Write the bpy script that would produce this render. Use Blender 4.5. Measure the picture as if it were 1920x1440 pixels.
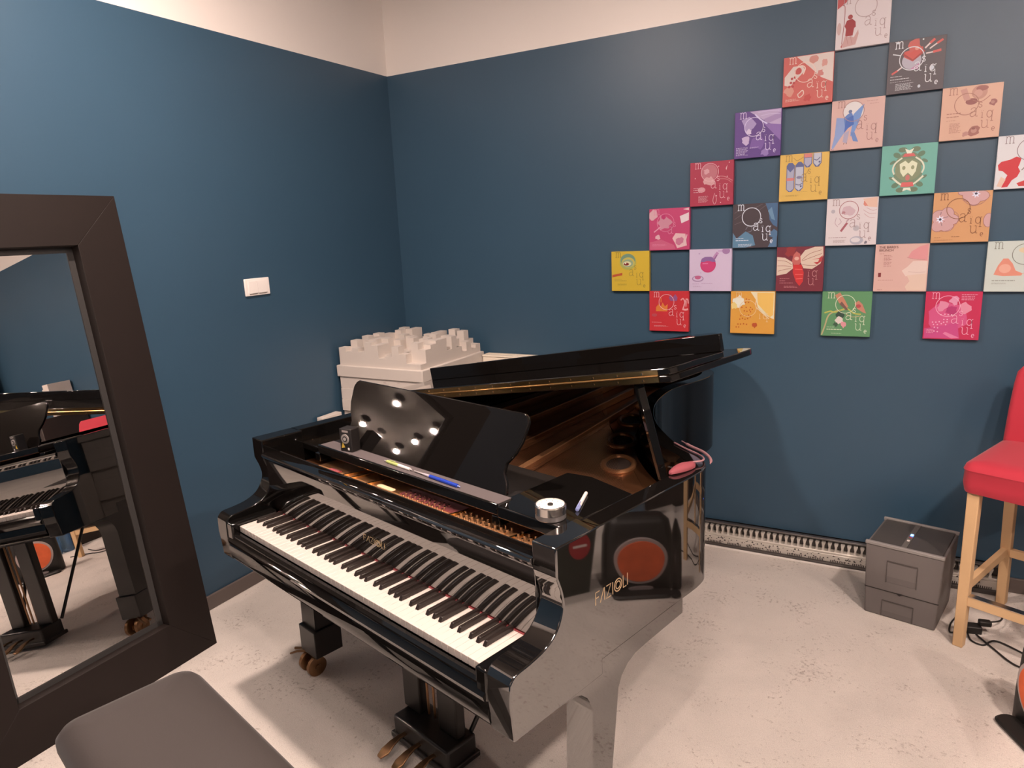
import bpy, math, random
from mathutils import Vector, Matrix, Euler
random.seed(7)
for o in list(bpy.data.objects): bpy.data.objects.remove(o)
S = bpy.context.scene
COL = S.collection
PI = math.pi
# ------------------------------------------------------------------ camera, exposure, world
cam = bpy.data.cameras.new('camera')
cam.sensor_width = 36.0; cam.lens = 24.488; cam.clip_start = 0.05; cam.clip_end = 60
camo = bpy.data.objects.new('camera', cam); COL.objects.link(camo)
camo.location = (2.789326, -3.591034, 1.698252)
camo.rotation_euler = (1.35473, 0.044272, 0.503315)
S.camera = camo
S.view_settings.view_transform = 'Standard'
S.view_settings.look = 'None'
S.view_settings.gamma = 1.0
S.view_settings.use_curve_mapping = False
S.view_settings.exposure = 2.88
w = bpy.data.worlds.new('world'); S.world = w; w.use_nodes = True
w.node_tree.nodes['Background'].inputs[0].default_value = (0.9, 0.78, 0.68, 1)
w.node_tree.nodes['Background'].inputs[1].default_value = 0.02
LAMP_COL = (1.0, 0.79, 0.69); LAMP_W = 240.0
CEIL = 3.2
LAMPS = [(2.68,-3.30),(3.47,-3.39),(3.47,-3.61),(2.62,-3.77),(3.04,-3.83),(3.47,-3.88)]
MAIN = [(1.05,-2.22),(4.0,-2.5),(5.9,-3.4)]; MAIN_W = 172.0  # first read from the piano's shadow; others added to brighten floor and room

# ------------------------------------------------------------------ helpers
def tag(o, label=None, cat=None, group=None, kind=None):
    if label: o['label'] = label
    if cat: o['category'] = cat
    if group: o['group'] = group
    if kind: o['kind'] = kind
    return o
def empty(name, loc=(0,0,0), rz=0.0, parent=None):
    o = bpy.data.objects.new(name, None); COL.objects.link(o)
    o.location = loc; o.rotation_euler = (0,0,rz); o.empty_display_size = .05
    if parent: o.parent = parent
    return o
def thing(name, label, cat, loc=(0,0,0), rz=0.0, group=None):
    return tag(empty(name, loc, rz), label, cat, group)
class M:
    def __init__(s): s.v=[]; s.f=[]; s.m=[]
    def add(s, vs, fs, mi=0):
        b=len(s.v); s.v+= [tuple(p) for p in vs]
        for f in fs: s.f.append(tuple(i+b for i in f)); s.m.append(mi)
        return s
    def box(s,x0,x1,y0,y1,z0,z1,mi=0):
        return s.add([(x0,y0,z0),(x1,y0,z0),(x1,y1,z0),(x0,y1,z0),(x0,y0,z1),(x1,y0,z1),(x1,y1,z1),(x0,y1,z1)],
            [(0,3,2,1),(4,5,6,7),(0,1,5,4),(1,2,6,5),(2,3,7,6),(3,0,4,7)],mi)
    def hexa(s,p,mi=0):
        return s.add(p,[(0,3,2,1),(4,5,6,7),(0,1,5,4),(1,2,6,5),(2,3,7,6),(3,0,4,7)],mi)
    def prism(s,pts,fn,a0,a1,mi=0):
        n=len(pts)
        vs=[fn(p[0],p[1],a0) for p in pts]+[fn(p[0],p[1],a1) for p in pts]
        fs=[tuple(range(n-1,-1,-1)),tuple(range(n,2*n))]+[(i,(i+1)%n,n+(i+1)%n,n+i) for i in range(n)]
        return s.add(vs,fs,mi)
    def rings(s,rs,closed=False,caps=True,mi=0):
        n=len(rs[0]); vs=[p for r in rs for p in r]; fs=[]
        K=len(rs)
        for k in range(K if closed else K-1):
            a=k*n; b=((k+1)%K)*n
            for i in range(n): fs.append((a+i,a+(i+1)%n,b+(i+1)%n,b+i))
        if caps and not closed:
            fs.append(tuple(range(n-1,-1,-1))); fs.append(tuple(range((K-1)*n,K*n)))
        return s.add(vs,fs,mi)
    def tube(s,path,r,n=10,mi=0,closed=False):
        P=[Vector(p) for p in path]; rs=[]
        up=Vector((0,0,1)); K=len(P)
        for i in range(K):
            if closed: t=(P[(i+1)%K]-P[i-1])
            else: t=(P[min(i+1,K-1)]-P[max(i-1,0)])
            t.normalize()
            a=up if abs(t.z)<.92 else Vector((1,0,0))
            x=t.cross(a).normalized(); y=x.cross(t).normalized()
            rr=r[i] if isinstance(r,(list,tuple)) else r
            rs.append([P[i]+x*rr*math.cos(q*2*PI/n)+y*rr*math.sin(q*2*PI/n) for q in range(n)])
        return s.rings(rs,closed=closed,mi=mi)
    def cyl(s,p0,p1,r0,r1=None,n=24,mi=0):
        return s.tube([p0,p1],[r0,r0 if r1 is None else r1],n,mi)
    def lathe(s,prof,n=32,c=(0,0,0),mi=0):
        rs=[[(c[0]+r*math.cos(2*PI*i/n),c[1]+r*math.sin(2*PI*i/n),c[2]+z) for i in range(n)] for r,z in prof]
        return s.rings(rs,mi=mi)
    def build(s,name,mats,parent=None,smooth=False,bevel=0,seg=2,angle=35):
        me=bpy.data.meshes.new(name); me.from_pydata(s.v,[],s.f)
        if not isinstance(mats,(list,tuple)): mats=[mats]
        for m in mats: me.materials.append(m)
        for p,mi in zip(me.polygons,s.m): p.material_index=mi
        import bmesh
        bm=bmesh.new(); bm.from_mesh(me); bmesh.ops.recalc_face_normals(bm,faces=bm.faces); bm.to_mesh(me); bm.free()
        me.update()
        if smooth or bevel:
            me.shade_smooth(); me.set_sharp_from_angle(angle=math.radians(angle))
        o=bpy.data.objects.new(name,me); COL.objects.link(o)
        if parent: o.parent=parent
        if bevel:
            b=o.modifiers.new('bevel','BEVEL'); b.width=bevel; b.segments=seg; b.limit_method='ANGLE'; b.angle_limit=math.radians(40)
            b.harden_normals=False
        return o
def XZ(a,b,c): return (a,c,b)      # profile (x,z) extruded along y
def YZ(a,b,c): return (c,a,b)      # profile (y,z) extruded along x
def XY(a,b,c): return (a,b,c)
def catmull(pts,n=8,closed=False):
    out=[]; K=len(pts)
    rng=range(K) if closed else range(K-1)
    for i in rng:
        p0=pts[(i-1)%K] if closed else pts[max(i-1,0)]; p1=pts[i]; p2=pts[(i+1)%K]
        p3=pts[(i+2)%K] if closed else pts[min(i+2,K-1)]
        for k in range(n):
            t=k/n
            out.append(tuple(.5*((2*b)+(-a+c)*t+(2*a-5*b+4*c-d)*t*t+(-a+3*b-3*c+d)*t**3) for a,b,c,d in zip(p0,p1,p2,p3)))
    if not closed: out.append(tuple(pts[-1]))
    return out
def rrect(x0,x1,y0,y1,r,n=6):
    o=[]
    for cx,cy,a in ((x1-r,y1-r,0),(x0+r,y1-r,90),(x0+r,y0+r,180),(x1-r,y0+r,270)):
        for k in range(n+1):
            t=math.radians(a+90*k/n); o.append((cx+r*math.cos(t),cy+r*math.sin(t)))
    return o
def lin(c):
    c=c/255.0
    return c/12.92 if c<=.04045 else ((c+.055)/1.055)**2.4
def rgb(r,g,b): return (lin(r),lin(g),lin(b),1)
def mat(name,col,rough=.5,metal=0,ior=1.5,bump=None,bscale=200,bdist=.002,var=None,vscale=5,coat=0,trans=0,emit=None,estr=0,sheen=0):
    m=bpy.data.materials.new(name); m.use_nodes=True; nt=m.node_tree; b=nt.nodes['Principled BSDF']
    col=tuple(col)+((1,) if len(col)==3 else ())
    b.inputs['Base Color'].default_value=col; b.inputs['Roughness'].default_value=rough; b.inputs['Metallic'].default_value=metal
    b.inputs['IOR'].default_value=ior; b.inputs['Coat Weight'].default_value=coat; b.inputs['Transmission Weight'].default_value=trans
    b.inputs['Sheen Weight'].default_value=sheen
    if emit: b.inputs['Emission Color'].default_value=tuple(emit)+(1,); b.inputs['Emission Strength'].default_value=estr
    tc=nt.nodes.new('ShaderNodeTexCoord')
    if var:
        n=nt.nodes.new('ShaderNodeTexNoise'); n.inputs['Scale'].default_value=vscale; n.inputs['Detail'].default_value=5
        nt.links.new(tc.outputs['Object'],n.inputs['Vector'])
        mx=nt.nodes.new('ShaderNodeMix'); mx.data_type='RGBA'
        mx.inputs[6].default_value=tuple(c*(1-var) for c in col[:3])+(1,); mx.inputs[7].default_value=tuple(min(1,c*(1+var)) for c in col[:3])+(1,)
        nt.links.new(n.outputs['Fac'],mx.inputs[0]); nt.links.new(mx.outputs[2],b.inputs['Base Color'])
    if bump:
        n=nt.nodes.new('ShaderNodeTexNoise'); n.inputs['Scale'].default_value=bscale; n.inputs['Detail'].default_value=3
        nt.links.new(tc.outputs['Object'],n.inputs['Vector'])
        bp=nt.nodes.new('ShaderNodeBump'); bp.inputs['Strength'].default_value=bump; bp.inputs['Distance'].default_value=bdist
        nt.links.new(n.outputs['Fac'],bp.inputs['Height']); nt.links.new(bp.outputs[0],b.inputs['Normal'])
    return m

# ------------------------------------------------------------------ materials
BLACK = mat('piano_black',(.005,.0044,.004),.035,ior=1.55)
BLACKM = mat('piano_black_mirror',(.006,.005,.0045),.03,ior=2.6)
DESKM = mat('desk_black',(.006,.005,.0045),.02,ior=1.38)
SATIN = mat('satin_black',(.012,.010,.009),.35,ior=1.5)
IVORY = mat('key_white',(.62,.555,.505),.3)
EBONY = mat('key_black',(.02,.014,.012),.28)
BRASS = mat('brass',(.75,.47,.20),.25,metal=1,bump=.05,bscale=40)
DBRASS = mat('dark_brass',(.30,.17,.09),.35,metal=1,bump=.3,bscale=60)
PLATE = mat('bronze_plate_shaded',(.27,.12,.055),.30,metal=.85,bump=.08,bscale=120)  # darkened to imitate the dim inside of the piano
PLATE2 = mat('gold_paint_shaded',(.36,.175,.08),.36,metal=.7,bump=.2,bscale=150)  # gold with the interior's shade in its colour, for struts and opening rims
PLATE3 = mat('gold_paint_lit',(.60,.31,.14),.4,metal=.6,bump=.2,bscale=150)  # brighter copy of the gold, imitating light on the front strip
REDF = mat('red_felt',(.35,.02,.03),.95,sheen=.5)
STEEL = mat('steel',(.72,.68,.65),.18,metal=1)
GOLDL = mat('gold_letter',(.80,.62,.38),.3,metal=.8)
WOODB = mat('soundboard',(.33,.15,.07),.5,var=.25,vscale=8)
MIRROR = mat('mirror_glass',(.86,.84,.82),.0,metal=1)
FRAME = mat('mirror_frame',(.012,.0075,.0062),.62,ior=1.35,bump=.12,bscale=60,bdist=.0006,var=.12,vscale=14)
EDGE = mat('bevel_edge',(.10,.10,.10),.25)
FOAM = mat('foam_white',(.62,.56,.51),.75,bump=.12,bscale=160,bdist=.001)
CREAM = mat('cream_enamel',(.80,.72,.60),.45)
PLASTW = mat('white_plastic',(.85,.80,.76),.3)
GREYP = mat('grey_plastic',(.145,.13,.125),.5,bump=.05,bscale=400)
GREYD = mat('dark_grille',(.06,.054,.05),.5,bump=.5,bscale=350)
GREYL = mat('grey_edge',(.25,.235,.225),.4)
REDC = mat('red_cover',(.46,.022,.045),.8,sheen=.12,bump=.15,bscale=500,bdist=.0006)
BIRCH = mat('birch_wood',(.62,.41,.22),.5,var=.12,vscale=4)
LEATH = mat('bench_leather',(.042,.033,.030),.6,bump=.25,bscale=250,bdist=.0006,sheen=.1)
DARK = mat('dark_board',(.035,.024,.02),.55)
PINK = mat('rose_fabric',(.26,.055,.07),.7,bump=.2,bscale=300)
CABLE = mat('black_cable',(.015,.013,.012),.5)
LAMPM = mat('lamp_glow',(1,1,1),.5,emit=LAMP_COL,estr=LAMP_W)
LAMPB = mat('lamp_glow_bright',(1,1,1),.5,emit=LAMP_COL,estr=MAIN_W)

# wall paint: petrol blue to 2.64 m, white above
def wall_mat():
    m=bpy.data.materials.new('wall_paint'); m.use_nodes=True; nt=m.node_tree; b=nt.nodes['Principled BSDF']
    b.inputs['Roughness'].default_value=.42
    g=nt.nodes.new('ShaderNodeNewGeometry'); sp=nt.nodes.new('ShaderNodeSeparateXYZ'); nt.links.new(g.outputs['Position'],sp.inputs[0])
    gt=nt.nodes.new('ShaderNodeMath'); gt.operation='GREATER_THAN'; gt.inputs[1].default_value=2.639; nt.links.new(sp.outputs['Z'],gt.inputs[0])
    n=nt.nodes.new('ShaderNodeTexNoise'); n.inputs['Scale'].default_value=1.6; n.inputs['Detail'].default_value=6; nt.links.new(g.outputs['Position'],n.inputs['Vector'])
    a=nt.nodes.new('ShaderNodeMix'); a.data_type='RGBA'
    a.inputs[6].default_value=(.030,.072,.118,1); a.inputs[7].default_value=(.037,.085,.136,1); nt.links.new(n.outputs['Fac'],a.inputs[0])
    c=nt.nodes.new('ShaderNodeMix'); c.data_type='RGBA'; c.inputs[7].default_value=(.80,.75,.71,1)
    nt.links.new(gt.outputs[0],c.inputs[0]); nt.links.new(a.outputs[2],c.inputs[6]); nt.links.new(c.outputs[2],b.inputs['Base Color'])
    n2=nt.nodes.new('ShaderNodeTexNoise'); n2.inputs['Scale'].default_value=90; nt.links.new(g.outputs['Position'],n2.inputs['Vector'])
    bp=nt.nodes.new('ShaderNodeBump'); bp.inputs['Strength'].default_value=.08; bp.inputs['Distance'].default_value=.002
    nt.links.new(n2.outputs['Fac'],bp.inputs['Height']); nt.links.new(bp.outputs[0],b.inputs['Normal'])
    return m
def carpet_mat():
    m=bpy.data.materials.new('carpet'); m.use_nodes=True; nt=m.node_tree; b=nt.nodes['Principled BSDF']
    b.inputs['Roughness'].default_value=.95; b.inputs['Sheen Weight'].default_value=.3
    tc=nt.nodes.new('ShaderNodeTexCoord')
    def noise(s,d=4,r=.6,dist=0):
        n=nt.nodes.new('ShaderNodeTexNoise'); n.inputs['Scale'].default_value=s; n.inputs['Detail'].default_value=d; n.inputs['Roughness'].default_value=r
        n.inputs['Distortion'].default_value=dist; nt.links.new(tc.outputs['Object'],n.inputs['Vector']); return n
    def ramp(src,p0,p1,c0,c1):
        r=nt.nodes.new('ShaderNodeValToRGB'); r.color_ramp.elements[0].position=p0; r.color_ramp.elements[1].position=p1
        r.color_ramp.elements[0].color=c0; r.color_ramp.elements[1].color=c1; nt.links.new(src,r.inputs[0]); return r
    big=noise(2.2,6,.6,.6); mid=noise(62,5,.7,.3); fine=noise(330,3,.7); msk=noise(4.5,3,.6,.4)
    r1=ramp(big.outputs['Fac'],.35,.7,(.70,.645,.59,1),(.85,.78,.715,1))
    mk=ramp(msk.outputs['Fac'],.42,.68,(0,0,0,1),(.13,.13,.13,1))
    sb=nt.nodes.new('ShaderNodeMath'); sb.operation='SUBTRACT'; nt.links.new(mid.outputs['Fac'],sb.inputs[0]); nt.links.new(mk.outputs[0],sb.inputs[1])
    r2=ramp(sb.outputs[0],.22,.37,(.50,.45,.42,1),(1,1,1,1))
    r3=ramp(fine.outputs['Fac'],.30,.62,(.74,.73,.72,1),(1,1,1,1))
    m1=nt.nodes.new('ShaderNodeMix'); m1.data_type='RGBA'; m1.blend_type='MULTIPLY'; m1.inputs[0].default_value=1
    m2=nt.nodes.new('ShaderNodeMix'); m2.data_type='RGBA'; m2.blend_type='MULTIPLY'; m2.inputs[0].default_value=1
    nt.links.new(r1.outputs[0],m1.inputs[6]); nt.links.new(r2.outputs[0],m1.inputs[7])
    nt.links.new(m1.outputs[2],m2.inputs[6]); nt.links.new(r3.outputs[0],m2.inputs[7]); nt.links.new(m2.outputs[2],b.inputs['Base Color'])
    ad=nt.nodes.new('ShaderNodeMath'); ad.operation='ADD'; nt.links.new(mid.outputs['Fac'],ad.inputs[0])
    mu=nt.nodes.new('ShaderNodeMath'); mu.operation='MULTIPLY'; mu.inputs[1].default_value=.5; nt.links.new(fine.outputs['Fac'],mu.inputs[0]); nt.links.new(mu.outputs[0],ad.inputs[1])
    bp=nt.nodes.new('ShaderNodeBump'); bp.inputs['Strength'].default_value=.8; bp.inputs['Distance'].default_value=.006
    nt.links.new(ad.outputs[0],bp.inputs['Height']); nt.links.new(bp.outputs[0],b.inputs['Normal'])
    return m
WALL=wall_mat(); CARPET=carpet_mat(); CEILM=mat('ceiling_taupe',(.22,.20,.18),.8)

# ------------------------------------------------------------------ room shell
X1,Y1=7.6,-6.4
def struct(name,m,ma,**k): o=m.build(name,ma,**k); o['kind']='structure'; return o
struct('floor',M().box(-.1,X1+.1,Y1-.1,.1,-.1,0),CARPET)
struct('ceiling',M().box(-.1,X1+.1,Y1-.1,.1,CEIL,CEIL+.1),CEILM)
struct('wall_left',M().box(-.1,0,Y1-.1,.1,0,CEIL),WALL)
struct('wall_right',M().box(0,X1+.1,0,.1,0,CEIL),WALL)
struct('wall_far',M().box(X1,X1+.1,Y1-.1,0,0,CEIL),WALL)
struct('wall_front',M().box(0,X1,Y1-.1,Y1,0,CEIL),WALL)
BASEM=mat('baseboard_paint',(.13,.105,.095),.4)
struct('baseboard_left',M().box(0,.014,Y1,-.014,0,.07),BASEM,bevel=.003)
struct('baseboard_right',M().box(3.26,X1,-.014,0,0,.07),BASEM,bevel=.003)
struct('baseboard_far',M().box(X1-.014,X1,Y1,-.014,0,.07),BASEM,bevel=.003)

# ------------------------------------------------------------------ ceiling lamps
def make_lamp(x,y,label,grp,gm,flush=False):
    t=thing('ceiling_lamp',label,'ceiling light',(x,y,CEIL),0,grp)
    rr=.046 if flush else 0
    M().lathe([(.036+rr,0),(.036+rr,-.006),(.052+rr,-.006),(.055+rr,0)],32).build('trim_ring',STEEL,t,smooth=True)
    if flush:
        M().lathe([(.080,-.001),(.080,-.004)],24).build('lens',gm,t); return t
    M().lathe([(.012,-.002),(.012,-.05)],16).build('socket',STEEL,t,smooth=True)
    M().lathe([(.012,-.045),(.030,-.060),(.030,-.078),(.0265,-.078)],24).build('shade',STEEL,t,smooth=True)
    M().lathe([(.026,-.077),(.026,-.094),(.022,-.099)],24).build('bulb',gm,t)
    return t
def copies(t0,pts):
    for x,y in pts:
        r=t0.copy(); COL.objects.link(r); r.location=(x,y,CEIL)
        for ch in list(t0.children):
            c=ch.copy(); COL.objects.link(c); c.parent=r
copies(make_lamp(*LAMPS[0],'small ceiling spotlight, one of the six mirrored in the music desk','six ceiling spotlights mirrored in the desk',LAMPM),LAMPS[1:])
copies(make_lamp(*MAIN[0],'bright ceiling spotlight or added fill lamp, away from the group of six','bright single ceiling spotlights',LAMPB,True),MAIN[1:])

# ------------------------------------------------------------------ leaning mirror
tl=math.radians(6.6)
mir=thing('standing_mirror','tall mirror in a wide dark brown frame leaning on the blue wall','mirror',(.277,-1.858,0))
mir.rotation_euler=(0,-tl,.005)
MW,MH,FW,MT=.94,1.915,.185,.052
# local: x = thickness (front face at x=0, back at -MT), y from 0 to -MW, z up
def fr(pts): return M().hexa([(-MT,)+p for p in pts]+[(0,)+p for p in pts])
fo=[(0,0),(-MW,0),(-MW,MH),(0,MH)]; fi=[(-FW,FW),(-MW+FW,FW),(-MW+FW,MH-FW),(-FW,MH-FW)]
for i,nm in enumerate(('bottom_rail','side_rail','top_rail','side_rail')):
    j=(i+1)%4
    fr([fo[i],fo[j],fi[j],fi[i]]).build(nm,FRAME,mir,bevel=.0015)
y0,y1,z0,z1=-FW,-MW+FW,FW,MH-FW
M().box(-.050,-.046,y1,y0,z0,z1).build('mirror_glass',MIRROR,mir)
e=M(); g=.022
for a in ((y0-g,y0,z0,z1),(y1,y1+g,z0,z1),(y1,y0,z0,z0+g),(y1,y0,z1-g,z1)):
    e.box(-.046,-.0445,a[0],a[1],a[2],a[3])
e.build('inner_wall_strips',mat('mirror_border',(.045,.043,.042),.15),mir)  # dark strips added to stand for the frame's recessed inner wall

# ------------------------------------------------------------------ grand piano (local frame: u along the keys, v towards the tail)
TH=-0.26466
PX_,PY_=0.822,-2.082
piano=thing('grand_piano','glossy black grand piano, lid half raised and front flap folded back','piano',(PX_,PY_,0),TH)
def pw(u,v,z=0):
    c,s=math.cos(TH),math.sin(TH); return (PX_+u*c-v*s, PY_+u*s+v*c, z)
UL,UR=-.12,1.345
side=[(.137,1.003),(.137,.93),(.15,.895),(.157,.859),(.148,.828),(.125,.797),(.085,.777),(.035,.768),(-.008,.763),(-.026,.745),(-.028,.70),(-.022,.66),(-.016,.602)]
sprof=catmull(side[2:10],5)
def cheek(u0,u1,front_extra=0):
    pr=[(.30,1.003),(.137,1.003),(.137,.93)]+sprof+[(-.028,.70),(-.020,.602),(.30,.602)]
    return M().prism(pr,YZ,u0,u1)
cheek(UR-.075,UR).build('cheek',BLACKM,piano,bevel=.004,seg=3,angle=25)
cheek(UL,UL+.075).build('cheek',BLACK,piano,bevel=.004,seg=3,angle=25)
# rim
tail=catmull([(1.345,.62),(1.345,.78),(1.318,.85),(1.245,.915),(1.155,.965),(1.07,1.035),(.97,1.135),(.88,1.255),(.80,1.40),(.745,1.57),(.732,1.70),(.742,1.80),(.742,1.93),(.70,2.05),(.60,2.12),(.45,2.125)],6)
rim_out=[(1.345,.29)]+tail+[(.15,2.10),(-.06,2.085),(-.10,2.07),(UL,2.03),(UL,1.5),(UL,.29)]
def offset(pts,d):
    o=[]
    for i,p in enumerate(pts):
        a=pts[max(i-1,0)]; b=pts[min(i+1,len(pts)-1)]
        t=Vector((b[0]-a[0],b[1]-a[1])).normalized(); n=Vector((-t.y,t.x))
        o.append((p[0]+n.x*d,p[1]+n.y*d))
    return o
rim_in=offset(rim_out,.055)
rs=[[(a[0],a[1],.645),(a[0],a[1],1.003),(b[0],b[1],1.003),(b[0],b[1],.645)] for a,b in zip(rim_out,rim_in)]
RIMO=M().rings(rs).build('rim',[BLACKM,BLACK],piano,smooth=True,bevel=.003,seg=2,angle=40)
for p_ in RIMO.data.polygons:
    if p_.center.y>.80 or p_.center.x<1.0: p_.material_index=1
inner=[(UR-.056,.24)]+[p for p in rim_in[1:-1]]+[(UL+.056,.24)]
M().prism(inner,XY,.665,.69).build('soundboard',WOODB,piano)
# keybed and front rails
M().box(UL+.075,UR-.075,-.012,.62,.602,.668).build('keybed',BLACK,piano,bevel=.004)
pr=[(-.004,.60),(-.022,.615),(-.028,.64),(-.022,.668),(-.012,.668),(-.012,.60)]
M().prism(pr,YZ,UL+.075,UR-.075).build('lock_rail',BLACK,piano,smooth=True)
pr=[(-.012,.668),(-.030,.672),(-.034,.684),(-.026,.692),(-.022,.700),(-.024,.708),(-.016,.714),(-.004,.712),(-.004,.668)]
M().prism(pr,YZ,-.035,1.263).build('key_slip',BLACK,piano,smooth=True)
for a,b in ((UL+.075,-.004),(1.232,UR-.075)):
    M().box(a,b,-.026,.145,.668,.748).build('key_block',BLACK,piano,bevel=.006,seg=3)
# keys
KWID=1.228/52
wk=M().box(.0006,KWID-.0006,0,.150,.713,.735).add([(0,0,0)],[])  # template
def keymesh(w):
    m=M(); m.box(.0005,w-.0005,0,.151,.7135,.735); return m
k0=keymesh(KWID).build('white_key',IVORY,piano,bevel=.0012,seg=2)
for i in range(1,52):
    k=k0.copy(); COL.objects.link(k); k.parent=piano; k.location=(i*KWID,0,0)
b0=M().hexa([(-.0062,.051,.733),(.0062,.051,.733),(.0062,.151,.733),(-.0062,.151,.733),(-.0051,.059,.7475),(.0051,.059,.7475),(.0051,.151,.7475),(-.0051,.151,.7475)]).build('black_key',EBONY,piano,bevel=.0014,seg=2)
first=True
for i in range(51):
    nxt='ABCDEFG'[i%7]
    if nxt in 'BE': continue
    off={'A':.001,'C':-.0025,'D':.0025,'F':-.003,'G':0}[nxt]
    x=(i+1)*KWID+off
    if first: b0.location=(x,0,0); first=False; continue
    k=b0.copy(); COL.objects.link(k); k.parent=piano; k.location=(x,0,0)
M().box(-.004,1.232,.1475,.1525,.731,.7385).build('name_board_felt',REDF,piano)
# fallboard
pr=[(.152,.738),(.148,.745),(.144,.93),(.132,.942),(.128,.950),(.134,.957),(.150,.957),(.205,.945),(.205,.738)]
M().prism(pr,YZ,UL+.075,UR-.075).build('fallboard',BLACKM,piano,bevel=.002)
# stroke lettering
def ribbon(m,pts,wd,fn,mi=0,depth=.0004):
    P=[Vector(p) for p in pts]; K=len(P)
    if K<2: return
    L=[];R=[]
    for i in range(K):
        if i==0: t=P[1]-P[0]
        elif i==K-1: t=P[-1]-P[-2]
        else: t=(P[i+1]-P[i]).normalized()+(P[i]-P[i-1]).normalized()
        if t.length<1e-9: t=P[min(i+1,K-1)]-P[i]
        t.normalize(); n=Vector((-t.y,t.x))*wd/2
        L.append(P[i]+n); R.append(P[i]-n)
    for i in range(K-1):
        q=[L[i],L[i+1],R[i+1],R[i]]
        m.prism([(a.x,a.y) for a in q],fn,0,depth,mi)
def arc(cx,cy,rx,ry,a0,a1,n=16): return [(cx+rx*math.cos(math.radians(a0+(a1-a0)*k/n)),cy+ry*math.sin(math.radians(a0+(a1-a0)*k/n))) for k in range(n+1)]
FAZ={'F':[[(0,0),(0,1),(.5,1)],[(0,.55),(.4,.55)]],'A':[[(-.05,0),(.45,1),(.52,1),(.52,0)]],'Z':[[(0,1),(.62,1),(0,0),(.62,0)]],'I':[[(0,0),(0,1)]],'O':[arc(.5,.5,.5,.5,0,360,28),arc(.5,.5,.3,.3,0,360,20)],'L':[[(0,1),(0,0),(.42,0)]]}
FW_={'F':.62,'A':.75,'Z':.85,'I':.22,'O':1.2,'L':.6}
def fazioli(name,h,wd,fn,parent,sx=1.0):
    m=M(); x=0
    for ch in 'FAZIOLI':
        for st in FAZ[ch]: ribbon(m,[((x+p[0])*h*sx,p[1]*h) for p in st],wd,fn)
        x+=FW_[ch]
    return m.build(name,GOLDL,parent)
fazioli('brand_lettering',.020,.0022,lambda a,b,c:(.555+a,.1445-c,.792+b),piano,1.28)
fazioli('brand_lettering',.033,.0028,lambda a,b,c:(UR+c,.276+a,.803+b),piano,.95)
# music shelf, slides, desk
M().box(.168,1.055,.245,.50,.978,1.0).build('music_shelf',SATIN,piano,bevel=.004,seg=3)
M().box(.172,1.050,.247,.300,1.0,1.0012).build('shelf_sheen_strip',mat('grey_sheen',(.10,.082,.083),.8),piano)  # grey strip paints the satin reflection on the shelf top
M().box(.168,1.055,.238,.247,.972,1.003).build('music_shelf_rail',BLACK,piano,bevel=.003)
blk=[(1.058,.235),(UR-.0575,.235),(UR-.0575,.52),(1.12,.56),(1.04,.545),(1.04,.30),(1.058,.29)]
M().prism(blk,XY,.968,1.001).build('desk_slide',BLACK,piano,bevel=.004,seg=3)
M().box(UL+.0575,.165,.30,.56,.93,.955).build('desk_slide',BLACK,piano,bevel=.004)
for a in (.14,1.03):
    M().box(a,a+.03,.24,.62,.94,.968).build('desk_guide',BLACK,piano,bevel=.003)
# desk plate in its own plane: s along u, h up the slope
du=.10/.217; dl=math.hypot(.10,.217)
def DK(a,b,c):  # a=u, b=height along the slope, c=thickness back
    ny,nz=.217/dl,-.10/dl
    return (a, .30+b*.10/dl + c*ny, 1.0+b*.217/dl + c*nz)
hh=.232
out=[(.232,.0),(1.028,.0),(1.018,.035),(1.000,.060),(1.000,.085),(1.022,.115),(1.036,.15),(1.042,hh-.03)]+[(1.042-.03+.03*math.cos(math.radians(t)),hh-.03+.03*math.sin(math.radians(t))) for t in (15,45,75)]
out+=[(.25-.02-.0+.03*math.cos(math.radians(t))+.0,hh-.03+.03*math.sin(math.radians(t))) for t in (105,135,165)]
out+=[(.200,hh-.03),(.206,.15),(.220,.115),(.242,.085),(.242,.060),(.228,.035)]
M().prism(out,DK,0,.012).build('music_desk',DESKM,piano,bevel=.003,seg=3)
# plate (harp)
PZ=.885
def inset(pts,d): return offset(pts,d)
pl=[(UR-.075,.30)]+offset(rim_out[3:-2],.075)+[(UL+.075,.30)]
M().prism(pl,XY,PZ-.012,PZ).build('cast_iron_plate',PLATE,piano,smooth=True)
m=M()
for (u0,v0,u1,v1) in ((.16,.45,.05,1.95),(.40,.45,.20,2.0),(.60,.45,.37,1.85),(.78,.45,.50,1.75)):
    p=Vector((u0,v0)); q=Vector((u1,v1)); t=(q-p).normalized(); n=Vector((-t.y,t.x))*.013
    m.prism([tuple(p+n),tuple(q+n),tuple(q-n),tuple(p-n)],XY,PZ,PZ+.034)
m.box(UL+.08,UR-.09,.40,.425,PZ,PZ+.03)
m.build('plate_strut',PLATE2,piano,bevel=.004)
for cu,cv in ((.928,.956),(.777,1.186),(.646,1.448),(.56,1.70)):
    a=math.radians(123)
    el=lambda rx,ry,n:[(cu+rx*math.cos(t)*math.cos(a)-ry*math.sin(t)*math.sin(a),cv+rx*math.cos(t)*math.sin(a)+ry*math.sin(t)*math.cos(a)) for t in [2*PI*k/n for k in range(n)]]
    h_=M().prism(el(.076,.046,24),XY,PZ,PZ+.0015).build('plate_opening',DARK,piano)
    M().tube([(x,y,PZ+.003) for x,y in el(.084,.053,32)],.010,10,closed=True).build('opening_rim',PLATE2,h_,smooth=True)
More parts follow.
